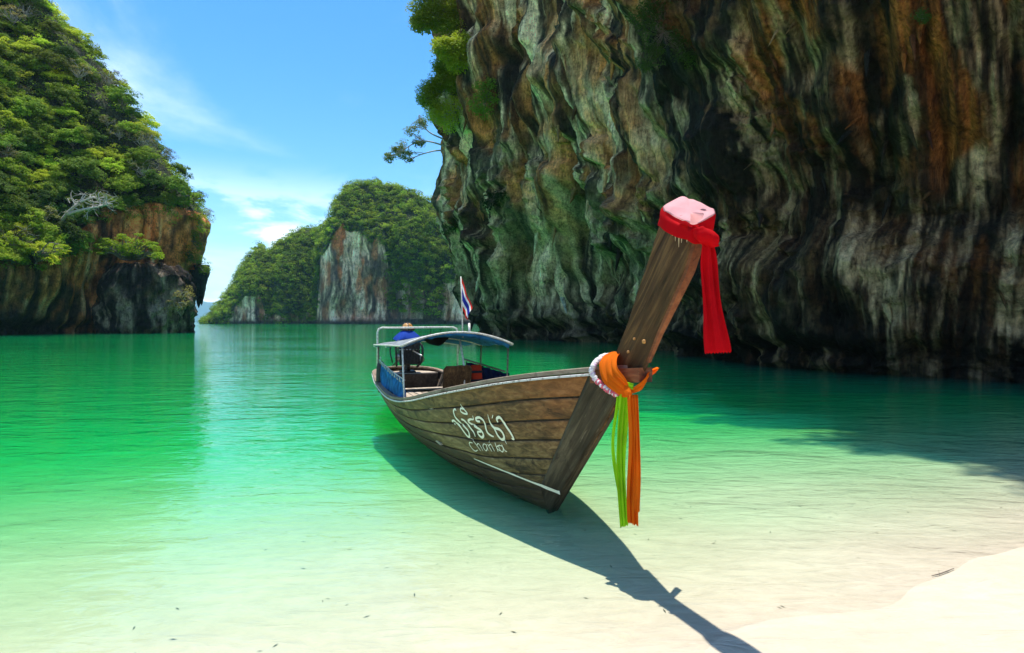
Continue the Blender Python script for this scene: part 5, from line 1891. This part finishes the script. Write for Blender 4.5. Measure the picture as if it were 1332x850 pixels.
wall_plant('foot_shrub', 'tiny dark shrub low on the tip of the overhanging wall', [(582, 300, 8), (590, 292, 5)], 14, .5, 46, .22, 'leaf_shaded', 77, 'bark', .8, 4, .5)
wall_plant('trailing_creeper', 'mat of dark creepers trailing down the upper wall above the prow', [(840, 30, 22), (862, 55, 24), (880, 20, 24), (900, 70, 18), (846, 80, 14), (850, 5, 18)], 80, .34, 46, .11, 'leaf_shaded', 78, 'bark', 1.0, 50, .4, .006)
wall_plant('orange_tuft', 'little grassy tuft on the orange rock of the upper wall', [(1195, 22, 8), (1204, 26, 5)], 10, .16, 40, .07, 'leaf_shaded', 79, 'bark', .6, 3, .25)

# trees along the brow of the wall, above the picture: their shade mottles the shallows
for k_ in range(26):
    i_ = rs.randint(int(.56 * len(RIM_R)), int(.88 * len(RIM_R)))
    c_ = RIM_R[i_]
    lm, bk_, lab, nm, arch = KINDS[k_ % 2]
    plant_tree(nm, arch[rs.randint(len(arch))], Vector(c_) + Vector((rs.uniform(-.5, 1.0), rs.uniform(-.5, 1.5), rs.uniform(-.5, .8))), (rs.uniform(-.5, .3), rs.uniform(-.6, .1), rs.uniform(0, 6)), rs.uniform(.6, 1.2), lm, bk_, 'broad green tree leaning from the high brow of the overhanging wall', 'tree', 'trees along the brow of the wall')

# ================================================================== SMALL THINGS ON THE SAND
rs = np.random.RandomState(8)
n = 330
X_ = rs.uniform(-6, 7, n); Y_ = 3.2 + 8 * rs.rand(n) ** 1.2
kp = (shore_dist(X_, Y_) > .15) & (PN(X_ * .5, Y_ * .5, 9.0) > -.25)
X_, Y_ = X_[kp], Y_[kp]
P = np.stack([X_, Y_, bed_z(X_, Y_) + .004], 1)
N = np.array((0, 0, 1.0)) + .06 * unit(rs, len(P)); N /= np.linalg.norm(N, axis=1)[:, None]
V, F = leaf_quads(P, N, .05, rs, .18, .03)
simple('leaf_litter', (0.09, 0.085, 0.05), 0.8, 0.5, 30)
tag(link('leaf_litter', mesh_np('leaf_litter', V, F, False), M['leaf_litter']), 'scattered dark bits of leaf and weed lying on the sand under the clear water', kind='stuff')

tw = [pt(1212, 751, 4.42), pt(1222, 745, 4.45), pt(1232, 742.5, 4.5), pt(1241, 739, 4.55)]
tw = [Vector((p.x, p.y, float(bed_z(p.x, p.y)) + .012)) for p in tw]
c0 = tw[0].copy()
e_ = empty('driftwood_twig', c0)
tag(e_, 'thin dark twig lying on the wet sand at the edge of the water', 'twig')
MB().tube([p - c0 for p in map(Vector, smooth_line([tuple(p) for p in tw], 4))], [.003, .003, .004, .004, .004, .004, .004, .004, .005, .004, .003, .003, .002], 6).build('stick', M['bark'], e_, True)
MB().tube([tw[1] - c0, tw[1] - c0 + Vector((.03, .05, .01))], [.002, .001], 5).build('side_shoot', M['bark'], e_, True)

# ================================================================== THE AIR
t = NT('sea_haze')
pv = t.n('ShaderNodeVolumePrincipled')
pv.inputs['Color'].default_value = (0.42, 0.72, 1.0, 1)
pv.inputs['Density'].default_value = 0.00007
t.t.links.new(pv.outputs[0], t.out.inputs['Volume'])
M['haze'] = t.m
tag(MB().box((0, 0, 290), (23000, 23000, 640)).build('haze', M['haze']), 'thin bluish sea haze', kind='stuff')
